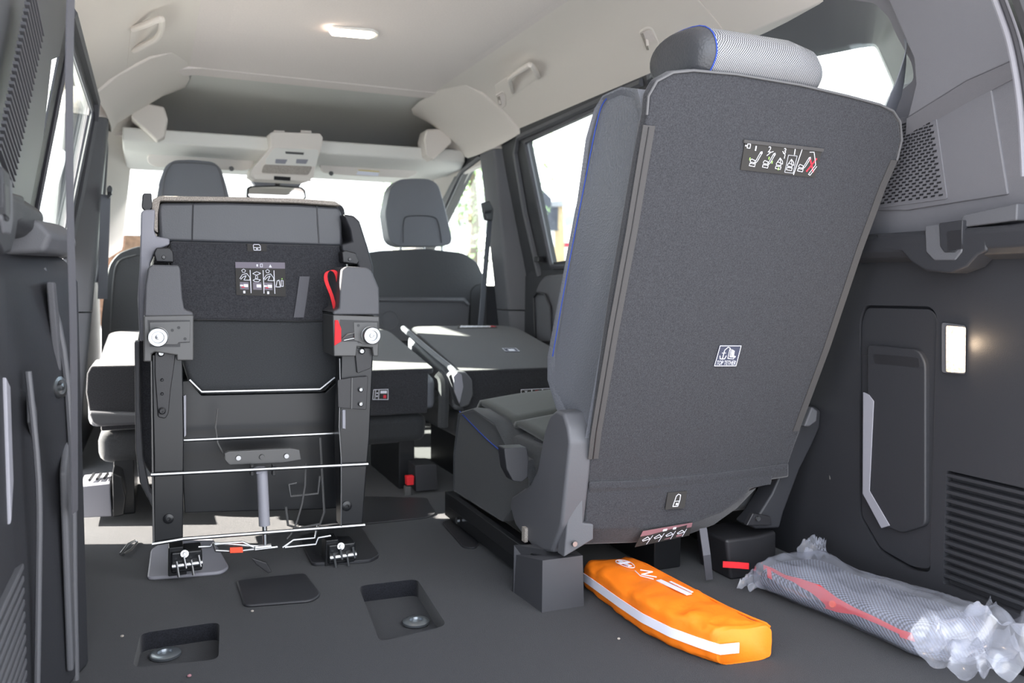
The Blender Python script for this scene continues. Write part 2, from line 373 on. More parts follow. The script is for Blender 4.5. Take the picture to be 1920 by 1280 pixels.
# ---- side walls
def side(s):
    R = s > 0
    T = (lambda p: V(p)) if R else mir
    TT = lambda ps: [T(p) for p in ps]
    sg = 1 if R else -1; nm = 'right' if R else 'left'
    X = lambda d: V(sg*d, 0, 0)
    # lower rear quarter panel
    ye_ = 1.62 if R else 2.20
    lo = slab(TT([(1.353, .80, 0), (1.353, 1.62, 0), (1.353, ye_, 0), (1.353, ye_, .74), (1.353, 1.62, .74), (1.353, .80, .74)]), X(.12)).build('wall_'+nm, M['trim'], **ST)
    if R:
        vent = slab(rnd(PP([(1765, 882), (2100, 960), (2100, 1232), (1758, 1096)], x=1.34), .006), (.03, 0, 0))
        hatch = rnd(PP([(1603, 600), (1612, 572), (1735, 574), (1748, 590), (1735, 1075), (1700, 1070), (1640, 1035), (1603, 970)], x=1.34), .012)
        cut(lo, [vent, slab(hatch, (.03, 0, 0))])
        L = MB()
        for k in range(13):
            a = P(1766-.5*k, 890+15.6*k, x=1.35)
            zt = a.z; h = .0065
            y0 = a.y-.001; y1 = .805
            L.prism([V(1.3545, y0, zt-h*.35), V(1.3545, y0, zt+h*.6), V(1.366, y0, zt+h*.9), V(1.366, y0, zt-h*.6)], (0, y1-y0, 0))
        L.build('vent_slats', M['trim'], lo, bevel=.001)
        # storage hatch door
        dr = slab([p + V(.016, 0, 0) + (V(1.35, 1.2, .33)-V(p.x, p.y, p.z))*.02 for p in hatch], (.012, 0, 0)).build('access_panel', M['trim'], lo, bevel=.002)
        inn = rnd(PP([(1625, 645), (1722, 655), (1735, 680), (1735, 985), (1690, 1000), (1655, 985), (1625, 925)], x=1.345), .012)
        slab(inn, (.02, 0, 0)).build('panel_field', M['trim'], dr, bevel=.004)
        # pale bevel strip of the panel
        st = [(1629, 740), (1638, 752), (1630, 920), (1668, 985), (1652, 990), (1617, 925), (1618, 735)]
        slab(PP(st, x=1.3435), (.004, 0, 0)).build('bevel_strip', M['chalk'], dr, bevel=.001)
        slab(rnd(PP([(1638, 663), (1722, 671), (1724, 689), (1640, 681)], x=1.3445), .004), (.004, 0, 0)).build('grip_slot', M['black'], dr)
        lam = thing('cargo_lamp', 'lit oblong lamp set in the dark right side panel', 'lamp', P(1795, 655, x=1.353))
        fr = rnd(PP([(1768, 604), (1812, 610), (1811, 702), (1768, 698)], x=1.352), .006)
        slab(fr, (-.004, 0, 0)).build('bezel', M['trim_mid'], lam, bevel=.001)
        ins = rnd(PP([(1776, 610), (1811, 613), (1810, 699), (1776, 697)], x=1.346), .004)
        slab(ins, (-.003, 0, 0)).build('lens', LENS, lam)
        MB().ball(P(1797, 642, x=1.3425), (.0015, .008, .014), 10).build('bulb', BULB, lam)
    else:
        L = MB()
        for k in range(13):
            z = .27 - k*.0163
            L.obox((mx(1.342), 1.09-.14, z), [(1, 0, 0), (0, 1, 0), (0, 0, 1)], (.012, .14, .0045))
        L.build('vent_slats', M['trim_mid'], lo, bevel=.002)
    # ledge (parcel shelf support)
    z0, z1 = .672, .728
    prof = [(1.353, z0), (1.312, z0+.008), (1.300, z0+.02), (1.298, z1-.01), (1.306, z1), (1.353, z1)]
    le = MB().loft([TT([(x, y, z) for x, z in prof]) for y in (.80, 1.40)]).build('trim_%d' % (1 if R else 2), M['trim'], bevel=.004, **ST)
    tr_ = lambda px, x: [T(P(u, v, x=x)) for u, v in px]
    slab(tr_([(1640, 437), (1652, 468), (1690, 472), (1708, 492), (1735, 508), (1780, 512), (1812, 500), (1832, 478), (1850, 470), (1850, 437)], 1.299), X(.05)).build('ledge_pocket', M['trim'], le, bevel=.005, seg=3)
    slab(tr_([(1733, 423), (1735, 472), (1750, 488), (1790, 488), (1803, 472), (1806, 416)], 1.2965), X(.02)).build('pocket_face', M['trim_mid'], le, bevel=.003, seg=2)
    slab(tr_([(1760, 418), (1762, 462), (1770, 473), (1790, 473), (1803, 460), (1805, 412)], 1.2945), X(.02)).build('pocket_step', M['trim'], le, bevel=.002)
    slab(tr_([(1776, 434), (1802, 431), (1802, 466), (1777, 470)], 1.2935), X(.01)).build('pocket_slot', M['black'], le)
    MB().hexa(TT([(1.304, 1.04, z1), (1.304, .93, z1+.006), (1.35, .93, z1+.006), (1.35, 1.04, z1), (1.304, 1.03, z1+.022), (1.304, .93, z1+.034), (1.35, .93, z1+.034), (1.35, 1.03, z1+.022)])).build('ledge_block', M['trim_mid'], le, bevel=.003)
    # upper quarter trim with the deep window reveal
    def on(y, z, d=0):   # point on the leaning plane, d outward
        x = 1.345 - (z-.72)*(.095/.48); return V(x, y, z) + LPn*d
    th = .10 if R else .004
    q = slab(TT([on(.80, .72), on(1.98, .72), on(1.98, 1.205), on(.80, 1.235)]), (T(LPn) - T(V(0, 0, 0)))*th).build('trim_%d' % (3 if R else 4), M['pillar'] if R else M['trim_mid'], **ST)
    if R:
        a = rnd([P(u, v, pl=(LP[0]-LPn*.004, LPn)) for u, v in [(1195, 178), (1240, 105), (1335, 62), (1440, 18), (1560, -8), (1640, 2), (1668, 30), (1680, 60), (1712, 118), (1716, 150), (1690, 170), (1600, 260), (1200, 340)]], .012, 3)
        gp = (LP[0]+LPn*.104, LPn)
        b = rnd([P(u, v, pl=gp) for u, v in [(1150, 240), (1230, 180), (1335, 150), (1440, 128), (1560, 104), (1625, 91), (1640, 89), (1646, 100), (1668, 150), (1672, 160), (1672, 166), (1600, 320), (1150, 420)]], .012, 3)
        cut(q, [MB().loft([a, b])])
        q.data.materials.append(M['trim_mid'])
        for f_ in q.data.polygons:
            if abs(f_.normal.dot(LPn)) < .93: f_.material_index = 1
        glz = [P(u, v, pl=(LP[0]+LPn*.09, LPn)) for u, v in [(1120, 90), (1720, 40), (1760, 260), (1100, 460)]]
    else:
        k0, k1, k2 = T(on(.8, .72)), T(on(1.98, .72)), T(on(1.98, 1.205)); dv = (k1-k0).cross(k2-k0).normalized()
        if dv.x > 0: dv = -dv
        a = [P(u, v, pl=(k0, dv)) for u, v in [(97, 112), (150, 88), (158, 165), (120, 335), (106, 392), (94, 345), (74, 325)]]
        cut(q, [slab([p - dv*.03 for p in a], dv*.2)])
        glz = TT([on(1.95, .76, .02), on(1.2, .76, .02), on(1.2, 1.18, .02), on(1.95, 1.18, .02)])
    slab(glz, (T(LPn)-T(V(0, 0, 0)))*.003).build('window_%d' % (1 if R else 2), M['glass'], **ST)
    # crease band and speaker grille on the D-pillar
    if R:
        pl0 = (LP[0]-LPn*.004, LPn)
        # raised lower panel field with its own crease (below the band)
        slab([P(u, v, pl=pl0) for u, v in [(1688, 232), (1735, 205), (1858, 165), (1890, 365), (1700, 395), (1640, 395)]], LPn*.01).build('pillar_field', M['pillar'], q, bevel=.003)
        up = [(1716, 158), (1712, 110), (1682, 40), (1655, -20), (1640, -90), (1850, -90), (1893, 50), (1912, 108), (1812, 152), (1700, 222)]
        lowe = [(1700, 222), (1812, 152), (1912, 108), (1914, 140), (1815, 192), (1698, 258)]
        pu = (LP[0]-LPn*.032, LPn)
        slab([P(u, v, pl=pu) for u, v in up], LPn*.034).build('pillar_upper', M['pillar'], q, bevel=.004, seg=3)
        A_ = [P(u, v, pl=pu) for u, v in lowe[:3]]; B_ = [P(u, v, pl=pl0) for u, v in lowe[3:]][::-1]
        MB().loft([[A_[i], B_[i], B_[i]+LPn*.01, A_[i]+LPn*.02] for i in range(3)]).build('pillar_crease', M['pillar'], q)
        sp = thing('speaker_grille', 'perforated dark grille panel beside the upright seat', 'speaker grille', P(1720, 300, pl=pl0))
        gpl = (LP[0]-LPn*.006, LPn)
        slab(rnd([P(u, v, pl=gpl) for u, v in [(1640, 225), (1685, 222), (1748, 206), (1754, 212), (1776, 373), (1640, 392)]], .004), LPn*.004).build('grille_plate', M['pillar'], sp, bevel=.001)
        H = MB(); cc = P(1688, 300, pl=gpl)
        tl, tr, br, bl = [P(u, v, pl=(LP[0]-LPn*.0065, LPn)) for u, v in [(1668, 238), (1745, 215), (1768, 368), (1645, 385)]]
        nr, nc = 26, 9
        for i in range(nr):
            for j in range(nc):
                a_ = (j+.5+(.5 if i % 2 else 0)-.25)/nc; b_ = (i+.5)/nr
                c_ = (tl*(1-a_)+tr*a_)*(1-b_) + (bl*(1-a_)+br*a_)*b_
                H.obox(c_, [tr-tl, bl-tl, LPn], ((tr-tl).length/nc*.40, (bl-tl).length/nr*.30, .0006))
        H.build('grille_slots', M['black'], sp)
    else:
        L = MB()
        for k in range(26):
            z = .985-k*.0085
            c_ = T(on(1.30, z, -.004))
            L.obox(c_, [(0, 1, -.35), (1, 0, 0), (0, .35, 1)], (.055, .003, .0022))
        L.build('speaker_slats', M['trim_mid'], q)
    # C-pillar + sliding door frame slab (y 1.98 - 2.98)
    dslab = slab(TT([on(1.98, .60 if R else .69), on(3.03, .60 if R else .69), on(3.03, 1.20), on(1.98, 1.21)]), (T(LPn)-T(V(0, 0, 0)))*(.022 if R else .004)).build('door_%d' % (1 if R else 2), M['trim'], **ST)
    op = rnd([on(2.06, .69), on(2.755, .69), on(2.80, 1.148), on(2.06, 1.168)] if R else [on(2.06, .72), on(2.755, .72), on(2.80, 1.13), on(2.06, 1.14)], .02)
    dv = T(LPn)-T(V(0, 0, 0))
    cut(dslab, [slab([p-dv*.02 for p in TT(op)], dv*.1)])
    fr = [T(p - LPn*.004) for p in op]
    MB().tube(fr, .010 if R else .005, 6, cyc=True).build('window_seal', M['rubber'], dslab)
    # second frame line ahead of the glass
    MB().tube([T(on(2.87, .66, -.004)), T(on(2.90, .9, -.006)), T(on(2.905, 1.12, -.004)), T(on(2.85, 1.17, -.003)), T(on(2.0, 1.185, -.003))], .012, 6).build('frame_ridge', M['trim_mid'], dslab)
    slab([T(p) for p in [on(2.04, .67, .012), on(2.84, .67, .012), on(2.84, 1.17, .012), on(2.04, 1.19, .012)]], dv*.003).build('window_%d' % (3 if R else 4), M['glass'], **ST)
    # door inner panel
    if R: dp = slab(TT(rnd([V(1.33, 2.80, .66), V(1.33, 2.0, .69), V(1.33, 2.0, .02), V(1.33, 2.86, .02), V(1.33, 2.87, .60)], [.05, 0, 0, 0, .05])), X(.06)).build('door_panel', M['trim_mid'], dslab, bevel=.012, seg=3)
    if R:
        hp = [(1000, 558), (1008, 548), (1022, 552), (1032, 575), (1034, 640), (1004, 640)]
        MB().tube([P(u, v, x=1.322) for u, v in hp], .005, 8, cyc=True).build('pull_handle', M['trim'], dp)
        MB().box((1.318, 2.56, .50), (1.332, 2.63, .53)).build('door_catch', M['chalk'], dp, bevel=.002)
        MB().obox((1.325, 2.82, .72), [(1, 0, 0), (0, 1, 0), (0, 0, 1)], (.012, .02, .01)).build('lock_guide', M['black'], dp, bevel=.003)
    # B-pillar
    bot = [(1.24, 3.0), (1.37, 3.0), (1.37, 3.24), (1.27, 3.24)]
    def bp(z):
        k = (z-.45)/.75; xi = 1.30-.075*k; yo = 3.03+.02*k; ye = 3.17+.05*k
        return TT(rnd([V(xi, yo, z), V(xi+.12, yo-.05, z), V(xi+.16, ye, z), V(xi+.005, ye, z)], .015, 3))
    b1 = MB().loft([bp(z) for z in (-.02, .3, .52)]).build('trim_%d' % (5 if R else 6), M['trim_mid'], **ST)
    b2 = MB().loft([bp(z) for z in (.525, .8, 1.0, 1.155)]).build('trim_%d' % (7 if R else 8), M['trim_mid'], **ST)
    MB().loft([bp(z) for z in (1.157, 1.20, 1.24)]).build('trim_%d' % (9 if R else 10), M['cream'], **ST)
    # front door frame with curved glass opening
    fd = slab(TT([on(3.20, .45), on(4.6, .45), on(4.6, .80), on(4.1, 1.0), on(3.55, 1.20), on(3.20, 1.20)]), dv*.06).build('door_%d' % (3 if R else 4), M['trim'], **ST)
    fo = rnd([on(3.22, .50), on(4.5, .52), on(4.42, .74), on(3.95, .93), on(3.5, 1.125), on(3.22, 1.16)], .05)
    cut(fd, [slab([p-dv*.02 for p in TT(fo)], dv*.12)])
    MB().tube([T(p-LPn*.005) for p in fo], .011, 6, cyc=True).build('window_seal', M['rubber'], fd)
    slab([T(p) for p in [on(3.2, .5, .03), on(4.55, .5, .03), on(4.45, .78, .03), on(3.9, 1.0, .03), on(3.5, 1.17, .03), on(3.2, 1.17, .03)]], dv*.003).build('window_%d' % (5 if R else 6), M['glass'], **ST)
    # lower side wall of the cabin ahead of the cargo area
    slab(TT([(1.353, 1.6, -.0), (1.353, 4.6, 0), (1.353, 4.6, .62), (1.353, 3.1, .62), (1.353, 2.9, .70), (1.353, 1.6, .76)] if R else [(1.353, 3.1, 0), (1.353, 4.6, 0), (1.353, 4.6, .62), (1.353, 3.1, .62)]), X(.08)).build('trim_%d' % (11 if R else 12), M['trim'], **ST)
    # A-pillar trim
    def ap(t):
        y = 3.45+1.15*t; z = 1.20-.42*t; x = 1.255+.09*t
        return TT([V(x, y, z), V(x+.05, y, z-.06), V(x-.02, y+.1, z-.045), V(x-.10, y+.1, z+.01), V(x-.09, y+.02, z+.05)])
    MB().loft([ap(t) for t in (-.15, .3, .7, 1)]).build('trim_%d' % (13 if R else 14), M['cream'], bevel=.008, **ST)
    # cove from the window tops to the roof
    def cv(y, dz=0):
        pts = [(1.252, 1.198), (1.215, 1.235), (1.18, 1.262), (1.14, 1.292), (1.10, 1.318), (1.04, 1.336), (.96, 1.345), (.96, 1.365), (1.06, 1.362), (1.18, 1.335), (1.30, 1.25), (1.30, 1.198)]
        return TT([V(x, y, z+dz) for x, z in pts])
    MB().loft([cv(1.62 if R else 1.75), cv(2.3), cv(2.9), cv(3.12)]).build('trim_%d' % (15 if R else 16), M['cream'], bevel=.004, **ST)
    slab(TT([V(1.262, 3.1, 1.13), V(1.262, 4.1, 1.10), V(1.262, 4.1, 1.20), V(1.262, 3.8, 1.37), V(1.262, 3.1, 1.38)]), X(.03)).build('trim_%d' % (50 if R else 51), M['cream'], **ST)
    # dark rear roof-rail part
    MB().loft([cv(.80), cv(1.2), cv(1.62 if R else 1.75)]).build('trim_%d' % (17 if R else 18), M['cream'] if R else M['trim'], bevel=.004, **ST)
    # bulge where the roof rail meets the B-pillar
    MB().loft([TT([V(1.256-d*.6, y, 1.18-d*.6), V(1.25-d*.9, y, 1.19), V(1.19-d, y, 1.25-d*.3), V(1.10-d, y, 1.31-d*.2), V(1.02-d, y, 1.343), V(1.3, y, 1.34)]) for y, d in ((2.84, .0), (2.97, .035), (3.2, .05), (3.34, .04), (3.45, 0.0))]).build('trim_%d' % (19 if R else 20), M['cream'], bevel=.012, seg=3, **ST)
LENS = mat('lamp_lens', (.75, .62, .5), .25, bump=.8, scale=260, emit=.10, ecol=(1, .72, .48), var=.35, vscale=160)
BULB = mat('lamp_bulb', (1, .9, .75), .3, emit=6, ecol=(1, .85, .66))
side(1); side(-1)
# a small real light from the lit cargo lamp
ld = bpy.data.lights.new('cargo_lamp_light', 'POINT'); ld.energy = .05; ld.color = (1, .75, .5); ld.shadow_soft_size = .01
lo_ = bpy.data.objects.new('cargo_lamp_light', ld); C.objects.link(lo_); lo_.location = P(1796, 645, x=1.332)

# front bulkhead of the left cargo trim (close to the lens)
def lx(y): return -.178 + max(0, (y-1.25))*.32
MB().loft([[V(lx(y), y, z) for z in (0, .2, .45, .62)] + [V(lx(y)-.02, y, .66), V(-.26, y, .66), V(-.26, y, 0)] for y in (.80, 1.1, 1.25, 1.38, 1.47)]).build('trim_21', M['trim'], bevel=.01, **ST)
L = MB()
for k in range(13):
    z = .235-k*.0165; L.obox((lx(1.1)+.002, 1.11, z), [(1, 0, 0), (0, 1, 0), (0, 0, 1)], (.006, .16, .0045))
L.build('trim_60', M['trim_mid'], bevel=.002, **ST)
MB().prism([V(lx(1.2)-.002, y, z) for y, z in ((1.205, .50), (1.235, .485), (1.235, .36), (1.205, .31))], (.006, 0, 0)).build('trim_61', M['chalk'], bevel=.002, **ST)
MB().prism([V(lx(1.30), y, z) for y, z in ((1.275, .475), (1.315, .44), (1.31, .40), (1.275, .43))], (.008, 0, 0)).build('trim_62', M['trim_mid'], bevel=.002, **ST)
MB().prism([V(lx(1.36)+.002, y, z) for y, z in ((1.33, .62), (1.36, .62), (1.43, .50), (1.42, .47), (1.39, .49))], (.010, 0, 0)).build('trim_63', M['trim_mid'], bevel=.003, **ST)
MB().prism([V(lx(1.40)-.004, y, z) for y, z in ((1.36, .34), (1.45, .41), (1.45, .05), (1.38, .03))], (.010, 0, 0)).build('trim_64', M['trim_mid'], bevel=.004, **ST)
MB().tube(spline([V(-.125, 1.42, .0), V(-.124, 1.42, .15), V(-.121, 1.41, .35), V(-.128, 1.40, .52), V(-.150, 1.38, .64)], 4), .005).build('trim_22', M['trim_mid'], **ST)  # lighter tube stands in for a soft vertical highlight on the trim
MB().tube(spline([V(-.163, 1.28, .0), V(-.155, 1.28, .2), V(-.15, 1.27, .35), V(-.158, 1.27, .5)], 4), .004).build('trim_23', M['trim_mid'], **ST)  # second lighter tube, also a painted highlight band
st = thing('striker_bolt', 'round bright bolt head on the near left trim', 'bolt', P(107, 726, x=-.136))
pc = P(107, 726, x=-.136)
MB().lathe(pc, (1, -.5, .1), [(0, .016), (.006, .016), (.007, .011), (.002, .010), (.002, .006), (.009, .005), (.010, .001)], 20).build('bolt_ring', M['steel'], st)
MB().lathe(pc - V(.006, -.003, 0), (1, -.5, .1), [(0, .022), (.006, .021)], 20).build('bolt_socket', M['black'], st)
# rounded shelf knob at the head of the left trim
MB().loft([[V(-.20, y, .655), V(-.118+d, y, .66), V(-.108+d, y, .685), V(-.125+d, y, .705), V(-.20, y, .71)] for y, d in ((1.30, -.02), (1.40, 0), (1.50, -.004))]).build('trim_24', M['trim_mid'], bevel=.008, seg=3, **ST)
MB().box((-.16, 1.46, .575), (-.118, 1.50, .615)).build('trim_25', M['trim_mid'], bevel=.006, **ST)

# ---- ceiling
ce = MB()
ce.box((.05, .80, 1.343), (1.06, 3.14, 1.375))
ce.build('ceiling', M['roof'], bevel=.004, **ST)
# shallow dome ribs in the headliner
MB().loft([[V(.2, y, 1.3435), V(.23, y, 1.340), V(.93, y, 1.340), V(.96, y, 1.3435)] for y in (1.2, 2.55)]).build('trim_26', M['roof'], **ST)
fr_ = MB().loft([[V(-.2, y, z), V(1.35, y, z), V(1.35, y, z+.03), V(-.2, y, z+.03)] for y, z in ((3.10, 1.350), (3.5, 1.352), (3.8, 1.32), (4.05, 1.2), (4.1, 1.13))])
fr_.build('trim_27', M['recess'], **ST)
MB().loft([[V(x, y, z) for x, z in ((.0, 1.30), (.10, 1.331), (.16, 1.340), (1.0, 1.340), (1.05, 1.331), (1.15, 1.30), (1.15, 1.40), (0, 1.40))] for y in (3.02, 3.12)]).build('trim_28', M['roof'], bevel=.006, **ST)
# header shelf: rear lip, underside, windscreen edge
YH = 3.42
def hd(x0, x1):
    zt = lambda x: 1.198 + .008*(x-.5)
    pr = [(YH, .0), (YH+.004, -.05), (YH+.05, -.075), (YH+.30, -.088), (YH+.46, -.098), (YH+.47, -.06), (YH+.03, .005)]
    return MB().loft([[V(x, y, zt(x)+dz) for y, dz in pr] for x in (x0, .2, .575, .95, x1)])
MB().box((-.15, 3.50, 1.175), (1.30, 4.06, 1.19)).build('trim_33', M['roof'], **ST)
hd(-.10, 1.25).build('trim_29', M['console'], bevel=.006, seg=3, **ST)
# end brackets of the shelf
for s in (0, 1):
    T = (lambda p: mir(p)) if s else (lambda p: V(p))
    pts = PP([(845, 245), (838, 240), (800, 242), (795, 262), (800, 292), (812, 300), (828, 285), (848, 268)], y=3.36)
    slab([T(p) for p in pts], (0, .1, 0)).build('trim_%d' % (30+s), M['cream'], bevel=.008, seg=3, **ST)
# windscreen, scuttle, dashboard
slab([V(-.15, 4.62, .70), V(1.30, 4.62, .70), V(1.22, 3.90, 1.13), V(-.07, 3.90, 1.13)], (0, .003, .004)).build('window_7', M['glass'], **ST)
MB().loft([[V(x, 3.95, .0), V(x, 3.95, .55), V(x, 4.0, .66), V(x, 4.1, .70), V(x, 4.62, .70), V(x, 4.62, 0)] for x in (-.16, .2, .6, 1.0, 1.31)]).build('trim_32', M['leather_dark'], bevel=.02, seg=3, **ST)

# ================================================================== FLOOR PLATES
def plate(name, px, lb, mt='trim', z=.006, hole=None):
    pts = rnd([V(p.x, p.y, 0) for p in PP(px, z=0)], .015)
    o = slab(pts, (0, 0, z)).build(name, M[mt], label=lb, cat='floor cover', group='plastic covers on the cargo floor')
    if hole: cut(o, [slab([V(p.x, p.y, -.02) for p in PP(hole, z=0)], (0, 0, .05))])
    md = o.modifiers.new('bevel', 'BEVEL'); md.width = .003; md.segments = 2; md.limit_method = 'ANGLE'
    return o
plate('cover_plate', [(443, 1092), (572, 1078), (603, 1118), (585, 1130), (458, 1140)], 'dark rounded trapezoid plastic cover lying loose in the middle floor')
plate('latch_cover', [(283, 1035), (305, 1022), (400, 1015), (430, 1068), (415, 1078), (276, 1089)], 'latch surround painted pale for sunlight under the left foot of the tumbled seat', 'chalk', .008)  # sunlight on this cover is put into its pale colour
plate('latch_cover', [(560, 1010), (672, 985), (712, 1045), (695, 1055), (585, 1062)], 'dark latch surround under the right foot of the tumbled seat', 'trim', .008)
plate('floor_panel', [(560, 948), (680, 932), (800, 935), (818, 965), (800, 972), (680, 984), (560, 990)], 'broad flat dark panel on the floor behind the tumbled seat', 'trim', .004)
plate('latch_cover', [(828, 982), (850, 975), (900, 1018), (892, 1030), (868, 1028)], 'small plastic cover at the front end of the upright seat rail', 'trim', .005)

# ================================================================== UPRIGHT REAR SEAT
BP = (V(0, 1.375, .235), V(0, .656, .245).normalized())
def B(pts, d=0): return [P(u, v, pl=(BP[0]+BP[1]*d, BP[1])) for u, v in pts]
rs = thing('car_seat', 'upright black rear seat with its carpeted back towards the tailgate', 'seat', (1.0, 1.5, 0))
board = [(1100, 905), (1104, 880), (1108, 840), (1150, 560), (1196, 300), (1213, 215), (1216, 180), (1232, 152), (1262, 136), (1300, 132), (1380, 139), (1500, 159), (1590, 180), (1650, 196), (1675, 208), (1688, 228), (1691, 262), (1682, 300), (1664, 350), (1620, 470), (1560, 650), (1500, 810), (1480, 868), (1476, 882), (1300, 896), (1120, 914)]
slab(B(board), BP[1]*.022).build('backrest_board', M['board'], rs, bevel=.006, seg=3)
MB().tube(B(board[5:18], -.001), .0022, 6).build('piping', M['piping'], rs)
MB().strap(B([(1217, 235), (1185, 430), (1150, 620), (1118, 810), (1112, 860)], -.0016), V(.011, 0, 0), .0015).build('zip_tape', M['zip'], rs)
MB().tube(B([(1217, 238), (1185, 430), (1150, 620), (1118, 810), (1112, 860)], -.0028), .0012, 5).build('zip_teeth', M['black'], rs)
MB().strap(B([(1677, 300), (1655, 350), (1611, 470), (1551, 650), (1492, 808)], -.0016), V(.008, 0, 0), .0015).build('zip_tape', M['zip'], rs)
# leather backrest cushion, a side profile carried across the width
prof = [(1216, 205), (1206, 168), (1175, 164), (1140, 180), (1124, 205), (1108, 260), (1083, 375), (1055, 520), (1027, 668), (1027, 712), (1043, 765), (1075, 822), (1108, 858)]
pf = [P(u, v, x=.735) for u, v in prof]
pf = [V(.742, max(p.y, 1.375-(p.z-.235)*.373+.012), p.z) for p in pf]
rg = []
for x, k in ((.742, .88), (.735, .96), (.734, 1), (.80, 1.0), (1.0, 1.0), (1.20, 1.0), (1.252, .96), (1.256, .88)):
    cen = sum((p for p in pf), V(0, 0, 0))/len(pf)
    rg.append([V(x - (.01 if x < .8 and p.z > .8 else 0), cen.y+(p.y-cen.y)*k, cen.z+(p.z-cen.z)*(1-(1-k)*.3)) for p in pf])
MB().loft(rg).build('backrest_cushion', M['leather'], rs, bevel=.006, seg=3)
MB().tube(spline([P(u, v, x=.729) for u, v in [(1160, 168), (1133, 190), (1118, 235), (1092, 365), (1062, 520), (1036, 668)]], 5), .0011, 5).build('blue_stitching', M['blue'], rs, label='blue contrast stitching')
# folded flap along the board's lower edge
MB().loft([[P(u, v, pl=(BP[0]+BP[1]*d, BP[1])) for d, dv in ((-.004, 0), (-.008, 12), (-.004, 24), (.012, 26), (.012, 0)) for u, v in [(uu, vv+dv)]] for uu, vv in [(1104, 903), (1200, 901), (1300, 892), (1400, 880), (1478, 868)]]).build('lower_flap', M['board'], rs, bevel=.003)
# lower fabric sock under the flap
def sock(x, zb, y0=1.372):
    return [V(x, y0, .245), V(x, y0+.002, .20), V(x, y0+.010, zb+.05), V(x, y0+.04, zb+.012), V(x, y0+.10, zb), V(x, y0+.25, zb+.02), V(x, y0+.25, .29), V(x, y0+.04, .29)]
MB().loft([sock(.752, .115), sock(.77, .100), sock(.88, .090), sock(1.0, .088), sock(1.08, .105), sock(1.14, .135), sock(1.185, .17), sock(1.20, .20)]).build('lower_sock', M['board'], rs, bevel=.01, seg=3)
# headrest
def Y(u, v, y): return P(u, v, y=y)
hp = [(.0, .000), (.035, -.006), (.08, .006), (.115, .02), (.125, .05), (.105, .072), (.06, .082), (.0, .078), (-.03, .06), (-.038, .030), (-.022, .006)]
hps = spline([V(a, b_, 0) for a, b_ in hp], 3, cyc=True)
def hsh(r, m_=1): return [V(p.x + .062*m_*max(0, min(1, (1.215-p.y)/.12*.55 + (1.05-p.z)/.09*.55)), p.y, p.z) for p in r]
def hring(x, k, dz=0, dy=0):
    cy, cz = 1.175, .992
    return [V(x, cy + (p.x-.045)*k + dy, cz + (p.y-.038)*k + dz + .004) for p in hps]
MB().loft([hring(.800, .8), hring(.806, .97), hring(.815, 1.02), hring(.84, 1.04), hring(.90, 1.04), hring(.98, 1.03), hring(1.030, .96, -.006), hring(1.050, .8, -.01), hring(1.057, .6, -.012)]).build('headrest', M['mesh'], rs, ang=60)
MB().loft([hring(.788, .5), hring(.790, .80), hring(.796, .94), hring(.804, 1.01), hsh(hring(.806, 1.045), .15), hsh(hring(.806, 1.04), .15), hring(.806, .9)]).build('headrest_side', M['leather_dark'], rs, ang=60)
MB().tube(hsh(hring(.806, 1.055), .15), .0011, 5, cyc=True).build('blue_stitching', M['blue'], rs, label='blue contrast stitching')
MB().loft([[V(x, 1.118, z), V(x, 1.22, z), V(x, 1.22, z2), V(x, 1.108, z2)] for x, z, z2 in ((.81, .968, .975), (.83, .962, .980), (.90, .960, .980), (1.0, .958, .978), (1.040, .962, .972))]).build('headrest_base', M['black'], rs, bevel=.008, seg=3)
for x in (.84, .96):
    MB().tube([V(x, 1.165, .90), V(x, 1.165, .98)], .006, 8).build('headrest_post', M['steel'], rs)
# recliner side shells
sh = [(1020, 806), (1030, 778), (1042, 768), (1056, 774), (1064, 800), (1068, 830), (1052, 985), (1034, 1036), (1002, 1032), (965, 985), (955, 950), (957, 932), (975, 920), (992, 908), (1006, 880)]
slab(rnd([P(u, v, x=.700) for u, v in sh], .006, 3), (.052, 0, 0)).build('recliner_cover', M['trim_mid'], rs, bevel=.008, seg=3)
slab([V(.705, 1.375, .105), V(.765, 1.368, .135), V(.765, 1.368, .165), V(.742, 1.368, .17), V(.742, 1.37, .25), V(.72, 1.38, .25)], (0, .03, 0)).build('recliner_lip', M['trim_mid'], rs, bevel=.003)
MB().lathe(P(1077, 1019, y=1.366), (0, -1, 0), [(0, .006), (.003, .005), (.003, 0)], 12).build('screw', M['steel'], rs)
sr = [(1525, 760), (1540, 770), (1538, 800), (1525, 830), (1500, 880), (1470, 960), (1462, 990), (1418, 992), (1405, 985), (1425, 962), (1448, 925), (1480, 850), (1505, 790)]
slab([P(u, v, y=1.40) for u, v in sr], (0, .05, 0)).build('recliner_cover', M['trim'], rs, bevel=.005, seg=3)
slab([P(u, v, y=1.37) for u, v in [(1523, 762), (1534, 770), (1532, 790), (1518, 800), (1508, 800)]], (0, .04, 0)).build('belt_guide', M['trim_mid'], rs, bevel=.004)
slab([P(u, v, y=1.385) for u, v in [(1400, 985), (1412, 962), (1445, 968), (1448, 985)]], (0, .012, 0)).build('hinge_tab', M['black'], rs, bevel=.002)
MB().lathe(P(1421, 972, y=1.383), (0, -1, 0), [(0, .006), (.003, .005), (.003, 0)], 12).build('screw', M['steel'], rs)
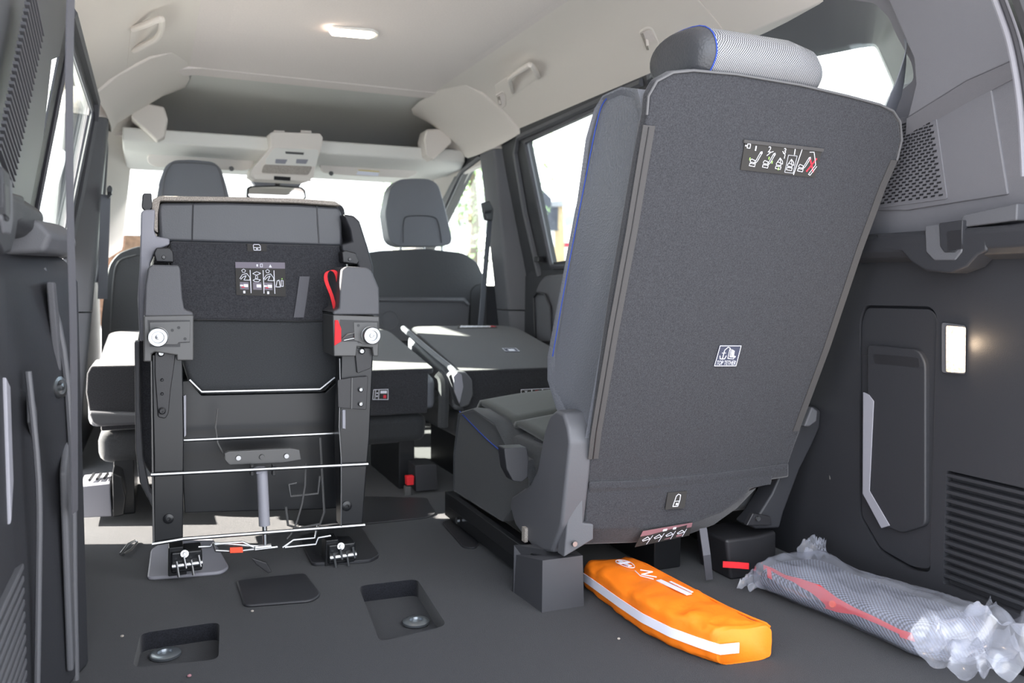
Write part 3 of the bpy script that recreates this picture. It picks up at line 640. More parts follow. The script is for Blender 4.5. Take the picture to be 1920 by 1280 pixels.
# seat cushion: bolster + insert + side skirt
cp = [(858, 772), (885, 764), (925, 790), (950, 840), (985, 862), (990, 905), (940, 978), (848, 920), (848, 850)]
cs = [P(u, v, x=.70) for u, v in cp]
MB().loft([[V(x, p.y, p.z+dz*(p.z > .2)) for p in cs] for x, dz in ((.706, -.01), (.70, -.004), (.712, .0), (.745, -.004), (.78, -.02))]).build('seat_bolster', M['fabric'], rs, bevel=.008, seg=3)
MB().grid(lambda a, b: V(.745+a*.47, 1.50+b*.47, .295+.035*b+.02*math.sin(math.pi*min(1, a*1.0))-.012*math.exp(-((b-.45)/.02)**2)-(.05*max(0, b-.9)/.1)), 20, 40).build('seat_insert', M['inner'], rs, solid=.012)
MB().box((.72, 1.46, .12), (1.24, 1.96, .285)).build('seat_base', M['fabric'], rs, bevel=.02, seg=3)
MB().loft([[V(x, y, z) for y, z in ((1.50, .13), (1.99, .12), (1.985, .27), (1.96, .318), (1.90, .325), (1.52, .29))] for x in (1.21, 1.225, 1.25)]).build('seat_bolster', M['fabric'], rs, bevel=.012, seg=3)
MB().tube(spline([P(u, v, x=.705) for u, v in [(862, 771), (880, 790), (915, 825), (945, 850)]], 4), .0014, 5).build('blue_stitching', M['blue'], rs, label='blue contrast stitching')
# buckle stalk
slab(rnd([P(u, v, y=1.50) for u, v in [(945, 840), (988, 838), (992, 860), (990, 895), (978, 904), (962, 902), (950, 880)]], .004), (0, .035, 0)).build('belt_buckle', M['trim'], rs, bevel=.004)
# rails and foot caps
MB().box((.695, 1.42, .012), (.735, 2.05, .075)).build('rail', M['gloss'], rs, bevel=.002)
MB().box((.683, 1.46, .05), (.70, 1.98, .085)).build('rail_lip', M['gloss'], rs, bevel=.002)
MB().box((1.19, 1.42, .012), (1.23, 2.05, .075)).build('rail', M['gloss'], rs, bevel=.002)
MB().tube([V(.692, 1.93, .03), V(.685, 1.93, .03)], .008, 10).build('rail_bolt', M['steel'], rs)
MB().box((.693, 1.53, .09), (.70, 1.545, .12)).build('rail_tag', M['tan'], rs)
fp = [P(960, 1108, z=0), P(1016, 1148, z=0), P(1095, 1136, z=0)]
zt = .098
pts0 = [fp[0], fp[1], fp[2], V(fp[2].x+.005, 1.47, 0), V(fp[0].x, 1.50, 0)]
pts1 = [V(p.x+(.004 if i < 2 else 0), p.y+(.008 if i in (1, 2) else 0), zt-(.022 if i == 0 else 0)) for i, p in enumerate(pts0)]
MB().loft([pts0, pts1]).build('foot_cap', mat('foot_plastic', (.05, .051, .058), .4), rs, bevel=.009, seg=4)
q0 = [V(1.11, 1.39, 0), V(1.18, 1.385, 0), V(1.242, 1.40, 0), V(1.245, 1.50, 0), V(1.11, 1.50, 0)]
MB().loft([q0, [V(p.x-(.012 if p.x < 1.15 else 0), p.y+.004, .088) for p in q0]]).build('foot_cap', M['black'], rs, bevel=.007, seg=3)
# release straps
MB().strap([P(1318, 990, y=1.38), P(1325, 1040, y=1.36), P(1330, 1086, y=1.39)], V(.009, 0, 0), .002).build('release_strap', M['belt'], rs)
MB().strap([V(1.085, 1.385, .04), V(1.11, 1.362, .042), V(1.128, 1.355, .040)], V(0, 0, .0065), .002).build('pull_tab', M['red'], rs, label='short red fabric pull tab')
slab(rnd([V(.99, 1.50, .0), V(1.06, 1.50, 0), V(1.06, 1.50, .08), V(.99, 1.50, .08)], .005), (0, .3, 0)).build('latch_frame', M['gloss'], rs, bevel=.003)
# labels
def bpd(px, d=-.0015): return Decal(*B(px, d))
d = bpd([(1397, 263), (1541, 280), (1527, 333), (1388, 318)])
for k, (a, ln, ft) in enumerate(((.10, .5, 0), (.27, .5, 0), (.44, 0, 1), (.59, 0, 1), (.74, .5, 0))):
    seatpic(d, 'white', a, .34, .12, .50, ln, bool(ft), .0009)
d.text('white', '1', .135, .14, .15, .30).text('white', '2', .30, .10, .335, .30).text('white', '3', .50, .10, .53, .30)
d.box('white', .035, .10, .07, .24, .001).line('white', [(.01, .17), (.03, .17)], .002)
d.line('white', [(.645, .10), (.65, .28)], .0016).line('white', [(.735, .08), (.70, .97)], .0012).box('white', .575, .32, .69, .92, .0005)
d.line('white', [(.30, .42), (.34, .30), (.37, .26)], .001).line('white', [(.49, .22), (.53, .32), (.53, .45)], .001)
d.line('white', [(.845, .14), (.90, .12), (.965, .55), (.90, .90), (.925, .93), (.985, .60)], .001)
d.line('redprint', [(.865, .80), (.955, .34)], .0028).line('redprint', [(.865, .34), (.955, .80)], .0028)
for a, b in ((.085, .55), (.325, .45), (.375, .58), (.475, .78)): d.rect('greenprint', a, b, a+.012, b+.09)
d.build(rs)
slab(B([(1394, 261), (1543, 278), (1542, 284), (1393, 267)], -.001), -BP[1]*.003).build('label_hem', M['zip'], rs)
d = bpd([(1349, 647), (1390, 647), (1380, 686), (1338, 686)])
d.box('white', .02, .02, .98, .98, .0012)
d.line('white', [(.28, .25), (.28, .66)], .0016).line('white', [(.14, .50), (.18, .64), (.38, .64), (.42, .50)], .0016).line('white', [(.2, .36), (.36, .36)], .0012)
d.line('white', [(.28, .22), (.40, .08), (.50, .12)], .0012)
d.line('white', [(.50, .14), (.52, .62), (.78, .64), (.80, .56), (.60, .54), (.56, .2), (.50, .14)], .0012)
d.poly('white', [(.60, .18), (.74, .26), (.76, .48), (.86, .52), (.84, .58), (.64, .52)])
d.text('white', 'TOP TETHER', .07, .72, .93, .93)
d.build(rs, 'labelblue')
for (u, v) in ((1345, 720), (1358, 721), (1334, 754), (1352, 755)):
    MB().lathe(B([(u, v)])[0]-BP[1]*.0005, -BP[1], [(0, .0012), (.0005, .001)], 8).build('stitch_hole', M['black'], rs)
d = Decal(*[P(u, v, y=1.3715) for u, v in [(1252, 923), (1288, 920), (1283, 952), (1247, 955)]])
d.line('white', [(.42, .5), (.46, .25), (.56, .14), (.68, .2), (.68, .5), (.62, .85), (.36, .85), (.42, .5)], .0014).line('white', [(.40, .55), (.66, .55)], .001).rect('white', .5, .66, .6, .78)
d.build(rs)
pk = [V(.89, 1.3725, .150), V(.978, 1.3725, .150), V(.968, 1.392, .118), V(.868, 1.392, .118)]
pk = [P(1205, 995, y=1.374), P(1298, 979, y=1.374), P(1292, 1003, y=1.388), P(1190, 1025, y=1.388)]
d = Decal(*pk)
d.rect('pinkish', 0, 0, 1, .34).rect('white', .42, .12, .50, .26).rect('white', .62, .12, .68, .26)
for k in range(4):
    a = .08+.22*k; d.line('white', [(a, .6), (a+.08, .45), (a+.14, .62), (a+.02, .68), (a, .6)], .0013); d.line('white', [(a+.17, .42), (a+.12, .95)], .001); d.rect('pinkish', a, .76, a+.11, .9)
d.build(rs)

# shoulder belt of the upright seat
MB().strap(spline([P(1699, 72, y=1.13), P(1697, 110, y=1.135), P(1686, 160, y=1.15), P(1670, 205, y=1.17), P(1650, 260, y=1.22)], 5), [V(.002+.017*min(1, i/12), .006, .0) for i in range(21)], .0015).build('shoulder_belt', M['beltgrey'], label='grey shoulder belt hanging from the pillar behind the upright seat', cat='seat belt')
MB().strap([P(1716, 118, y=1.175), P(1701, 146, y=1.19), P(1686, 176, y=1.205)], V(.011, .006, .006), .0015).build('belt_tail', M['belt'], label='darker belt piece crossing behind the shoulder belt at the pillar', cat='seat belt')
# lap part beside the upright seat
lb = thing('lap_belt', 'grey webbing belt with tongue beside the upright seat', 'seat belt', P(1545, 850, y=1.46))
MB().strap(spline([P(1572, 690, y=1.50), P(1556, 760, y=1.50), P(1540, 830, y=1.50), P(1528, 866, y=1.50)], 4), V(.011, 0, 0), .0015).build('webbing', M['beltgrey'], lb)
MB().strap([P(1534, 832, y=1.498), P(1524, 866, y=1.498)], V(.009, 0, 0), .002).build('sunlit_end', M['reflect'], lb, label='belt end painted pale for sunlight')  # white tape colour stands in for sunlight on the webbing end
MB().tube([P(1572, 640, y=1.47), P(1590, 632, y=1.44)], .013, 14).build('belt_roller', M['trim_mid'], lb)
slab([P(u, v, y=1.47) for u, v in [(1565, 655), (1585, 645), (1580, 668), (1566, 690)]], (0, .012, 0)).build('belt_tongue', M['trim'], lb, bevel=.003)
slab([P(u, v, y=1.46) for u, v in [(1568, 672), (1584, 672), (1582, 700), (1572, 704)]], (0, .02, 0)).build('tongue_cap', M['black'], lb, bevel=.003)

# ================================================================== TUMBLED REAR SEAT
ts = thing('folding_seat', 'folded rear seat tipped upright, its black metal underside facing back', 'seat', (.21, 1.85, 0))
def Q(px, y): return [P(u, v, y=y) for u, v in px]
def part(name, px, y, dep, mt, bev=.004, seg=2, r=0, parent=None, **k):
    pts = Q(px, y)
    if r: pts = rnd(pts, r, 4)
    return slab(pts, (0, dep, 0)).build(name, M[mt], parent or ts, bevel=bev, seg=seg, **k)
part('seat_shell', [(285, 372), (300, 367), (560, 371), (632, 377), (648, 388), (655, 600), (650, 940), (320, 950), (262, 860), (258, 640), (283, 480)], 2.04, .12, 'board', .015, 3)
part('carpet_rim', [(284, 384), (287, 373), (300, 367), (450, 369), (560, 372), (628, 377), (641, 385), (628, 385), (560, 380), (450, 377), (300, 376), (296, 400), (296, 436), (289, 432)], 1.885, .16, 'tan', .002)  # sun on the fuzzy edge is put into the tan colour
rl = MB(); 
rr = [(299, 452), (296, 392), (300, 380), (420, 379), (560, 383), (634, 388), (641, 398), (642, 462)]
part('backrest_roll', rr, 1.90, .10, 'leather_roll', .03, 5)
for a, b in (((362, 381), (360, 452)), ((594, 386), (598, 458))):
    MB().tube([P(*a, y=1.9), P((a[0]+b[0])/2, (a[1]+b[1])/2, y=1.8985), P(*b, y=1.9)], .0016, 5).build('roll_seam', M['black'], ts)
part('backrest_sock', [(318, 458), (318, 452), (420, 455), (645, 461), (650, 520), (642, 600), (560, 603), (420, 600), (330, 600), (318, 560)], 1.88, .10, 'board', .012, 3)
part('seat_sock', [(340, 598), (480, 601), (650, 598), (640, 700), (610, 735), (378, 740), (352, 712), (336, 660)], 1.89, .08, 'fabric', .012, 3)
part('underside_pan', [(335, 715), (355, 712), (378, 740), (610, 735), (642, 705), (672, 700), (672, 950), (600, 955), (345, 962)], 1.91, .03, 'gloss', .003)
part('side_panel', [(264, 398), (270, 393), (291, 392), (289, 432), (293, 443), (318, 447), (318, 458), (292, 470), (282, 492), (272, 560), (270, 640), (262, 640), (258, 560), (262, 500)], 1.86, .10, 'chalk', .004, 3)  # left panel coloured pale to paint the sunlight on it
part('side_panel', [(643, 401), (664, 404), (675, 415), (690, 462), (700, 498), (702, 560), (700, 600), (690, 600), (680, 520), (668, 492), (641, 470), (640, 458), (660, 452), (656, 430)], 1.86, .10, 'trim', .005, 3)
part('side_flange', [(252, 640), (262, 640), (262, 760), (268, 860), (280, 920), (300, 950), (290, 960), (262, 905), (254, 840)], 1.92, .05, 'trim_mid', .003)
bk = part('buckle_stalk', [(265, 388), (267, 365), (270, 362), (284, 362), (286, 388), (280, 396), (272, 396)], 1.88, .03, 'black', .003)
# hinge caps, housings
for s, px in ((0, [(288, 474), (293, 464), (318, 464), (325, 472), (326, 492), (292, 491)]), (1, [(641, 472), (648, 469), (668, 474), (674, 490), (670, 496), (643, 492)])):
    part('hinge_clip', px, 1.84, .05, 'black', .003)
    MB().lathe(P(307 if not s else 656, 482 if not s else 486, y=1.838), (0, -1, 0), [(0, .004), (.002, .003), (.002, 0)], 10).build('clip_screw', M['greysteel'], ts)
def housing(side_):
    if not side_:
        top = [(272, 534), (277, 502), (285, 496), (335, 497), (338, 505), (342, 560), (346, 580), (362, 585), (362, 593), (270, 594)]
        face = [(269, 592), (363, 590), (363, 676), (331, 676), (331, 666), (290, 660), (284, 664), (284, 678), (269, 678)]
        win = [(277, 600), (356, 600), (356, 642), (338, 643), (338, 650), (281, 650)]
        plate_ = [(280, 604), (357, 602), (356, 641), (335, 642), (332, 646), (282, 646)]
        kn = (296, 631)
    else:
        top = [(638, 536), (641, 505), (650, 499), (688, 501), (697, 508), (711, 540), (712, 590), (624, 590), (625, 583), (636, 578)]
        face = [(624, 590), (712, 593), (710, 668), (700, 668), (698, 652), (670, 650), (668, 668), (626, 668)]
        win = [(638, 599), (710, 602), (708, 642), (672, 643), (670, 640), (637, 640)]
        plate_ = [(663, 604), (708, 604), (708, 645), (680, 645), (672, 640), (664, 638)]
        kn = (693, 628)
    h = part('hinge_housing', top, 1.755, .13, 'trim_mid', .006, 3)
    f = part('housing_face', face, 1.752, .12, 'greysteel', .003, parent=h)
    part('housing_window', win, 1.7505, .01, 'black', 0, parent=h)
    pl = part('lock_plate', plate_, 1.749, .004, 'greysteel', .001, parent=h)
    for (u, v) in ((323, 619), (335, 614), (347, 635)) if not side_ else ((672, 610),):
        MB().lathe(P(u, v, y=1.7485), (0, -1, 0), [(0, .003), (.0006, .003), (.0006, 0)], 10).build('plate_hole', M['black'], h)
    c = P(*kn, y=1.749)
    MB().lathe(c, (0, -1, 0), [(-.004, .019), (.006, .019), (.007, .017), (.010, .0185), (.012, .0165), (.016, .018), (.022, .0185), (.025, .017), (.025, .0115), (.019, .0105), (.019, .005), (.024, .0045), (.025, 0)], 26).build('striker_roller', M['steel'], ts)
    return h
hL = housing(0); hR = housing(1)
part('latch_slider', [(628, 600), (634, 600), (640, 616), (640, 640), (627, 648)], 1.7495, .01, 'red', .001, parent=hR, label='red indicator slider')
MB().tube(Q([(642, 634), (652, 626), (664, 624), (664, 634), (645, 638)], 1.747), .0015, 6).build('latch_wire', M['steel'], hR)
# rails
part('rail', [(284, 664), (342, 664), (345, 800), (343, 1012), (288, 1022), (288, 860)], 1.775, .055, 'gloss', .003)
part('rail', [(640, 664), (700, 660), (693, 820), (686, 900), (680, 985), (640, 990), (636, 820)], 1.775, .055, 'gloss', .003)
part('rail_lip', [(282, 676), (285, 676), (290, 1020), (286, 1020)], 1.770, .02, 'greysteel', .001)
part('rail_lip', [(344, 742), (349, 740), (349, 816), (345, 820)], 1.772, .01, 'chalk', .001)
part('rail_lip', [(642, 768), (648, 768), (648, 804), (642, 803)], 1.772, .01, 'chalk', .001)
part('rail_bracket', [(290, 660), (320, 652), (330, 660), (326, 690), (320, 730), (316, 775), (310, 785), (296, 782), (290, 700)], 1.768, .008, 'black', .002, r=.004)
part('rail_bracket', [(665, 652), (700, 652), (696, 690), (670, 700)], 1.768, .008, 'black', .002, r=.004)
part('catch_bracket', [(633, 712), (657, 708), (690, 705), (687, 768), (657, 766), (634, 764)], 1.764, .010, 'black', .003, r=.003)
MB().strap(Q([(660, 708), (659, 766)], 1.7625), V(.0012, 0, 0), .003).build('bracket_edge', M['greysteel'], ts)
for (u, v, y, r_, mt) in ((302, 662, 1.766, .007, 'steel'), (304, 712, 1.767, .003, 'gloss'), (304, 738, 1.767, .003, 'gloss'), (304, 770, 1.766, .007, 'black'), (678, 658, 1.766, .007, 'steel'), (676, 730, 1.762, .0055, 'steel'), (676, 757, 1.762, .0055, 'steel'), (316, 972, 1.773, .010, 'gloss'), (650, 948, 1.773, .011, 'gloss')):
    MB().lathe(P(u, v, y=y), (0, -1, 0), [(0, r_), (.003, r_), (.005, r_*.6), (.005, r_*.35), (.002, r_*.3), (.002, 0)], 14).build('bolt', M[mt], ts)
# bars and wires
def bar(px, r=.0035, y=1.755, mt='steel', name='cross_bar'):
    return MB().tube(Q(px, y), r, 8).build(name, M[mt], ts)
bar([(355, 712), (378, 735), (600, 730), (628, 708)], .0038, 1.862, name='front_wire')
bar([(337, 826), (640, 812)], .0036, 1.84)
bar([(283, 890), (690, 870)], .0040, 1.768)
bar([(285, 1020), (345, 1010), (684, 984)], .0040, 1.768)
bar([(372, 1025), (395, 1024), (400, 1018), (520, 1026)], .0026, 1.77, name='release_wire')
bar([(402, 1020), (455, 1016), (476, 1026)], .0028, 1.77, name='release_wire')
bar([(478, 1030), (520, 1025)], .0036, 1.77, name='release_wire')
bar([(400, 1018), (404, 1032), (440, 1034), (476, 1030)], .0028, 1.765, name='release_wire')
bar([(530, 1026), (550, 1012), (590, 1008), (596, 985)], .0028, 1.77, name='release_wire')
bar([(534, 1026), (592, 1020), (597, 1008), (620, 1004)], .0028, 1.768, name='release_wire')
bar([(600, 820), (608, 960), (600, 982), (560, 990), (540, 984), (536, 950)], .0028, 1.84, 'greysteel', 'spring_wire')
bar([(600, 892), (596, 925), (545, 930), (542, 908), (556, 905)], .0026, 1.84, 'greysteel', 'spring_wire')
part('colour_tag', [(431, 1027), (455, 1026), (456, 1036), (431, 1037)], 1.758, .006, 'redtag', .001, label='orange-red tag on the release wire')
part('spring_plate', [(421, 862), (421, 850), (428, 846), (545, 840), (562, 843), (565, 862), (530, 868), (430, 872)], 1.80, .012, 'greysteel', .002)
for u in (447, 491, 537):
    MB().lathe(P(u, 858-(u-447)*.04, y=1.799), (0, -1, 0), [(0, .006), (.004, .005), (.004, 0)], 10).build('plate_rivet', M['greysteel' if u == 491 else 'steel'], ts)
a_ = P(491, 882, y=1.785); b_ = P(496, 985, y=1.775); c_ = P(497, 1024, y=1.772)
gs = MB().tube([a_, b_], .0115, 18).build('gas_spring', M['chalk'], ts)
MB().tube([b_, c_], .005, 12).build('spring_rod', M['steel'], gs)
MB().tube([P(488, 876, y=1.785), P(488, 886, y=1.785)], .0125, 6).build('spring_eye', M['chalk'], gs)
MB().tube([P(478, 1026, y=1.772), P(508, 1023, y=1.772)], .006, 10).build('spring_foot', M['steel'], gs)
for u in (470, 511):
    part('spring_yoke', [(u, 872), (u+6, 872), (u+6, 892), (u, 892)], 1.775, .02, 'gloss', .001)
bar([(408, 766), (404, 800), (408, 830), (418, 850)], .0018, 1.84, 'greysteel', 'cable')
bar([(573, 868), (572, 910), (566, 945), (556, 980), (545, 1002), (538, 1010)], .0020, 1.79, 'greysteel', 'cable')
bar([(637, 672), (638, 720), (636, 800), (640, 860), (640, 990)], .0016, 1.766, 'steel', 'cable')
# latches at the feet
for (u0, v0) in ((350, 1050), (640, 1035)):
    c = P(u0, v0, y=1.80); lt = thing_ = None
    lk = MB().obox(c + V(0, .02, .0), [(1, 0, 0), (0, 1, 0), (0, 0, 1)], (.030, .03, .022)).build('floor_latch', M['gloss'], ts, bevel=.004)
    MB().tube([c + V(-.028, -.012, -.006), c + V(.03, -.014, -.004)], .008, 12).build('latch_claw', M['steel'], lk)
    for k in range(4):
        q = c + V(-.02+.014*k, -.018, .006+.008*(k % 2))
        MB().tube([q, q + V(.004, -.002, -.024 if k % 2 else -.032)], .0028, 8).build('latch_pin', M['steel'], lk)
    MB().lathe(c + V(-.004, -.012, .018), (0, -1, .2), [(0, .008), (.004, .008), (.004, .004), (.008, .003), (.008, 0)], 12).build('latch_bolt', M['steel'], lk)
    MB().hexa([c + V(*q) for q in ((-.036, .0, -.03), (.0, .0, -.03), (.0, .05, -.03), (-.036, .05, -.03), (-.034, 0, .03), (-.006, 0, .03), (-.006, .05, .03), (-.034, .05, .03))]).build('latch_cheek', M['gloss'], lk, bevel=.002)
part('kick_tab', [(470, 1045), (500, 1055), (510, 1072), (503, 1075), (480, 1058)], 1.74, .01, 'black', .002)
# red pull loop, black strap
lp = [(628, 580), (622, 555), (611, 525), (613, 510), (625, 507), (632, 518), (635, 545), (634, 580)]
MB().strap(spline(Q(lp, 1.80), 4), V(.0036, 0, .001), .004).build('pull_loop', M['red'], ts, label='red fabric pull loop')
MB().strap(Q([(571, 518), (566, 556), (560, 595)], 1.877), V(.011, 0, 0), .002).build('strap', M['belt'], ts)
# labels
d = Decal(*Q([(463, 457), (499, 457), (500, 471), (464, 471)], 1.8785))
d.line('white', [(.32, .2), (.36, .08), (.62, .08), (.68, .3), (.68, .85), (.34, .85), (.32, .2)], .0013).line('white', [(.33, .5), (.68, .5)], .001).rect('white', .45, .6, .56, .74); d.build(ts)
d = Decal(*Q([(441, 491), (534, 492), (536, 556), (443, 553)], 1.8785))
d.rect('mauve', 0, 0, 1, .18)
d.rect('white', .42, .06, .45, .13).box('white', .50, .05, .54, .14, .001).poly('white', [(.67, .15), (.70, .06), (.73, .15)])
for k, a in enumerate((.08, .34, .56, .80)):
    if k < 3: d.line('white', [(a+.21, .24), (a+.215, .92)], .0014); d.rect('mauve', a, .6, a+.17, .82); d.rect('white', a+.07, .66, a+.16, .75)
    if k in (0, 2):
        d.line('white', [(a+.04, .25), (a+.08, .21), (a+.12, .25), (a+.10, .31), (a+.06, .31), (a+.04, .25)], .001)
        d.line('white', [(a, .5), (a+.05, .38), (a+.14, .34), (a+.2, .46), (a+.2, .54), (a+.08, .54), (a+.13, .40), (a+.07, .44), (a+.02, .52)], .0012)
        d.rect('white', a, .68, a+.06, .73).rect('redprint', a+.03, .74, a+.09, .77).rect('white', a+.06, .86, a+.10, .94)
    if k == 1:
        d.line('white', [(a, .34), (a+.08, .28), (a+.16, .33), (a+.07, .39), (a, .34)], .0012).line('white', [(a+.06, .40), (a+.05, .48), (a+.1, .48), (a+.09, .40)], .001)
        d.line('white', [(a, .54), (a+.05, .50), (a+.15, .52), (a+.11, .58), (a+.04, .58), (a, .54)], .0012)
    if k == 3:
        d.line('white', [(a, .72), (a+.03, .54), (a+.07, .52), (a+.09, .72), (a, .72)], .0014).line('white', [(a+.11, .53), (a+.15, .53), (a+.15, .7), (a+.11, .7), (a+.11, .53)], .0012).rect('greenprint', a+.12, .46, a+.14, .5)
d.build(ts)

# ================================================================== SECOND ROW (folded)
def fold(name, lb, xs, xe, yn, zn, yf, zf, grp):
    o = thing(name, lb, 'seat', ((xs+xe)/2, yn+.25, 0), grp)
    n = V(0, -(zf-zn), (yf-yn)).normalized()
    top = rnd([V(xs+.012, yn, zn), V(xe-.012, yn, zn), V(xe-.012, yf, zf), V(xs+.03, yf, zf)], [.015, .015, .09, .05], 4)
    slab([p - n*.018 for p in top], n*.018).build('backrest_board', M['board'], o, bevel=.005)
    slab([V(xs, yn+.02, zn-.03), V(xe, yn+.02, zn-.03), V(xe, yf-.02, zf-.03), V(xs+.015, yf-.02, zf-.03)], (0, 0, -.10)).build('backrest_cushion', M['leather'], o, bevel=.02, seg=3)
    slab(rnd([V(xs+.03, yn+.002, zn-.002), V(xe-.03, yn+.002, zn-.002), V(xe-.03, yn+.01, zn-.135), V(xs+.03, yn+.01, zn-.135)], .006), (0, .05, 0)).build('rear_flap', M['board'], o, bevel=.008, seg=3)
    slab([V(xs+.02, yn+.03, zn-.14), V(xe-.02, yn+.03, zn-.14), V(xe-.02, yn+.05, .14), V(xs+.02, yn+.05, .14)], (0, .45, 0)).build('seat_cushion', M['fabric'], o, bevel=.03, seg=3)
    for x in (xs+.08, xe-.08):
        MB().box((x-.025, yn+.06, .0), (x+.025, yn+.42, .16)).build('foot', M['gloss'], o, bevel=.004)
    return o, n
G2 = 'folded second row seats'
sR, n2 = fold('folding_seat', 'folded second row seat on the right, half hidden by the upright seat', .83, 1.29, 2.35, .362, 2.95, .468, G2)
sL, n3 = fold('bench_seat', 'wide folded second row seat behind the tumbled seat', -.165, .775, 2.35, .372, 2.92, .466, G2)
# hinge cover between the two, its sunlit side painted pale
hc = [(848, 705), (858, 696), (874, 697), (886, 712), (888, 740), (880, 760), (865, 765), (858, 745)]
slab([P(u, v, y=2.29) for u, v in hc], (0, .06, 0)).build('hinge_cover', M['trim_mid'], sR, bevel=.006, seg=3)
slab([P(u, v, y=2.285) for u, v in [(850, 706), (857, 698), (866, 702), (869, 725), (862, 757), (853, 735)]], (0, .01, 0)).build('hinge_cap', M['chalk'], sR, bevel=.002, label='hinge cap painted pale for sunlight')  # pale slab paints the sunlit left side of the hinge cover
MB().tube(spline([V(.832, 2.93, .462), V(.829, 2.7, .42), V(.828, 2.5, .385), V(.832, 2.34, .352), V(.85, 2.335, .30)], 4), .010, 8).build('side_bolster', M['leather'], sR)
MB().tube(spline([V(.765, 2.32, .36), V(.778, 2.31, .33), V(.780, 2.32, .2)], 4), .016, 8).build('side_bolster', M['fabric'], sL)
f = lambda u, v: P(u, v, pl=(V(0, 2.35, .362)+n2*.0005, n2))
d = Decal(f(941, 653), f(967, 653), f(975, 659), f(948, 659), V(.9, 2.4, 1)); d.box('white', .02, .05, .98, .95, .0022).rect('white', .3, .35, .75, .8); d.build(sR, 'labelblue')
d = Decal(f(858, 609.5), f(930, 610), f(932, 614.5), f(858, 615.5), V(.9, 2.4, 1))
for k in range(6):
    a = .08+.13*k; d.line('white', [(a, .75), (a+.03, .25), (a+.07, .7), (a+.10, .3)], .008)
d.line('redprint', [(.82, .6), (.88, .3), (.95, .6)], .010); d.build(sR)
d = Decal(*[P(u, v, y=2.349) for u, v in [(976, 730), (1037, 727), (1037, 748), (977, 750)]])
for k in range(3):
    a = .01+.33*k; d.box('white', a, .02, a+.32, .98, .0018); d.line('white', [(a+.04, .8), (a+.12, .7), (a+.18, .4), (a+.28, .35), (a+.27, .75), (a+.16, .8)], .002)
    d.line('white' if k == 0 else 'redprint', [(a+.12, .15), (a+.18, .4)], .002).line('white' if k == 0 else 'redprint', [(a+.18, .15), (a+.12, .4)], .002)
d.build(sR)
d = Decal(*[P(u, v, y=2.349) for u, v in [(700, 730), (728, 729), (728, 749), (698, 749)]])
d.box('white', .02, .02, .98, .98, .0016).line('white', [(.38, .02), (.38, .98)], .0016).line('white', [(.15, .02), (.15, .98)], .0014).rect('white', .48, .15, .9, .4).rect('redprint', .68, .55, .86, .85).rect('white', .22, .3, .32, .42).rect('white', .22, .6, .32, .72)
d.build(sL)
# left end of the bench: upright padded block, sun-lit
part('armrest_pad', [(163, 700), (170, 686), (256, 684), (262, 690), (262, 790), (240, 796), (185, 800), (170, 790), (161, 735)], 2.32, .20, 'board', .02, 4, parent=sL)
part('lower_pad', [(164, 772), (262, 775), (262, 796), (185, 800), (172, 792)], 2.295, .1, 'trim_mid', .008, 3, parent=sL)
# buckles between the rows
b = thing('centre_buckle', 'dark buckle block with a red button on the floor behind the benches', 'belt buckle', P(790, 928, z=.0))
slab(rnd([P(u, v, y=2.33) for u, v in [(778, 872), (818, 870), (822, 918), (780, 922)]], .004), (0, .10, 0)).build('housing', M['trim'], b, bevel=.006)
slab([P(u, v, y=2.325) for u, v in [(762, 893), (777, 892), (776, 909), (763, 910)]], (0, .02, 0)).build('button', M['red'], b, bevel=.002, label='red release button')
slab([P(u, v, y=2.325) for u, v in [(760, 912), (771, 912), (771, 930), (760, 930)]], (0, .02, 0)).build('stalk', M['greysteel'], b, bevel=.002)
# sill box by the left door
bx = thing('sill_box', 'pale grey box and black bracket at the foot of the left door', 'step', P(190, 970, y=2.38))
slab([P(u, v, y=2.33) for u, v in [(150, 912), (206, 906), (210, 968), (150, 971)]], (0, .14, 0)).build('box_front', M['chalk'], bx, bevel=.003)
slab([P(u, v, y=2.31) for u, v in [(210, 885), (228, 893), (236, 935), (232, 966), (212, 970)]], (0, .12, 0)).build('bracket', M['gloss'], bx, bevel=.004)
for k in range(4): MB().tube([P(168+14*k, 900-2*k, y=2.36), P(176+13*k, 888, y=2.42)], .004, 6).build('spring_clip', M['gloss'], bx)
# wire handle lying on the floor at the left
MB().tube([P(u, v, z=.006) for u, v in [(226, 1038), (240, 1020), (254, 1013), (257, 1017), (246, 1030), (232, 1039)]], .003, 8).build('wire_handle', M['steel'], label='thin bent wire handle lying on the carpet left of the tumbled seat', cat='handle')

# ================================================================== FRONT SEATS
def front(lb, back, head, y, stalks, extra):
    o = thing('car_seat', lb, 'seat', (sum(P(u, v, y=y).x for u, v in back)/len(back), y+.1, 0), 'front seats')
    b_ = slab(rnd([P(u, v, y=y) for u, v in back], .02, 3), (0, .13, 0)).build('backrest', M['leather_dark'], o, bevel=.03, seg=4)
    h = slab(rnd([P(u, v, y=y+.01) for u, v in head], .02, 3), (0, .10, 0)).build('headrest', M['leather'], o, bevel=.026, seg=4)
    for (u, v0, v1) in stalks: MB().tube([P(u, v0, y=y+.05), P(u, v1, y=y+.05)], .006, 8).build('headrest_post', M['steel'], o)
    MB().box((o.location.x-.2, y+.1, .0), (o.location.x+.2, y+.55, .34)).build('seat_cushion', M['leather_dark'], o, bevel=.03, seg=3)
    return o
fr = front('front passenger seat with folding table on its back', [(660, 480), (710, 470), (800, 466), (870, 474), (896, 492), (912, 530), (918, 590), (912, 700), (640, 700), (640, 520)],
      [(722, 400), (732, 352), (748, 336), (775, 334), (805, 335), (822, 345), (832, 378), (848, 445), (846, 458), (828, 462), (745, 462), (730, 452)], 3.42, [(751, 458, 475), (795, 458, 475), (829, 455, 475)], 0)
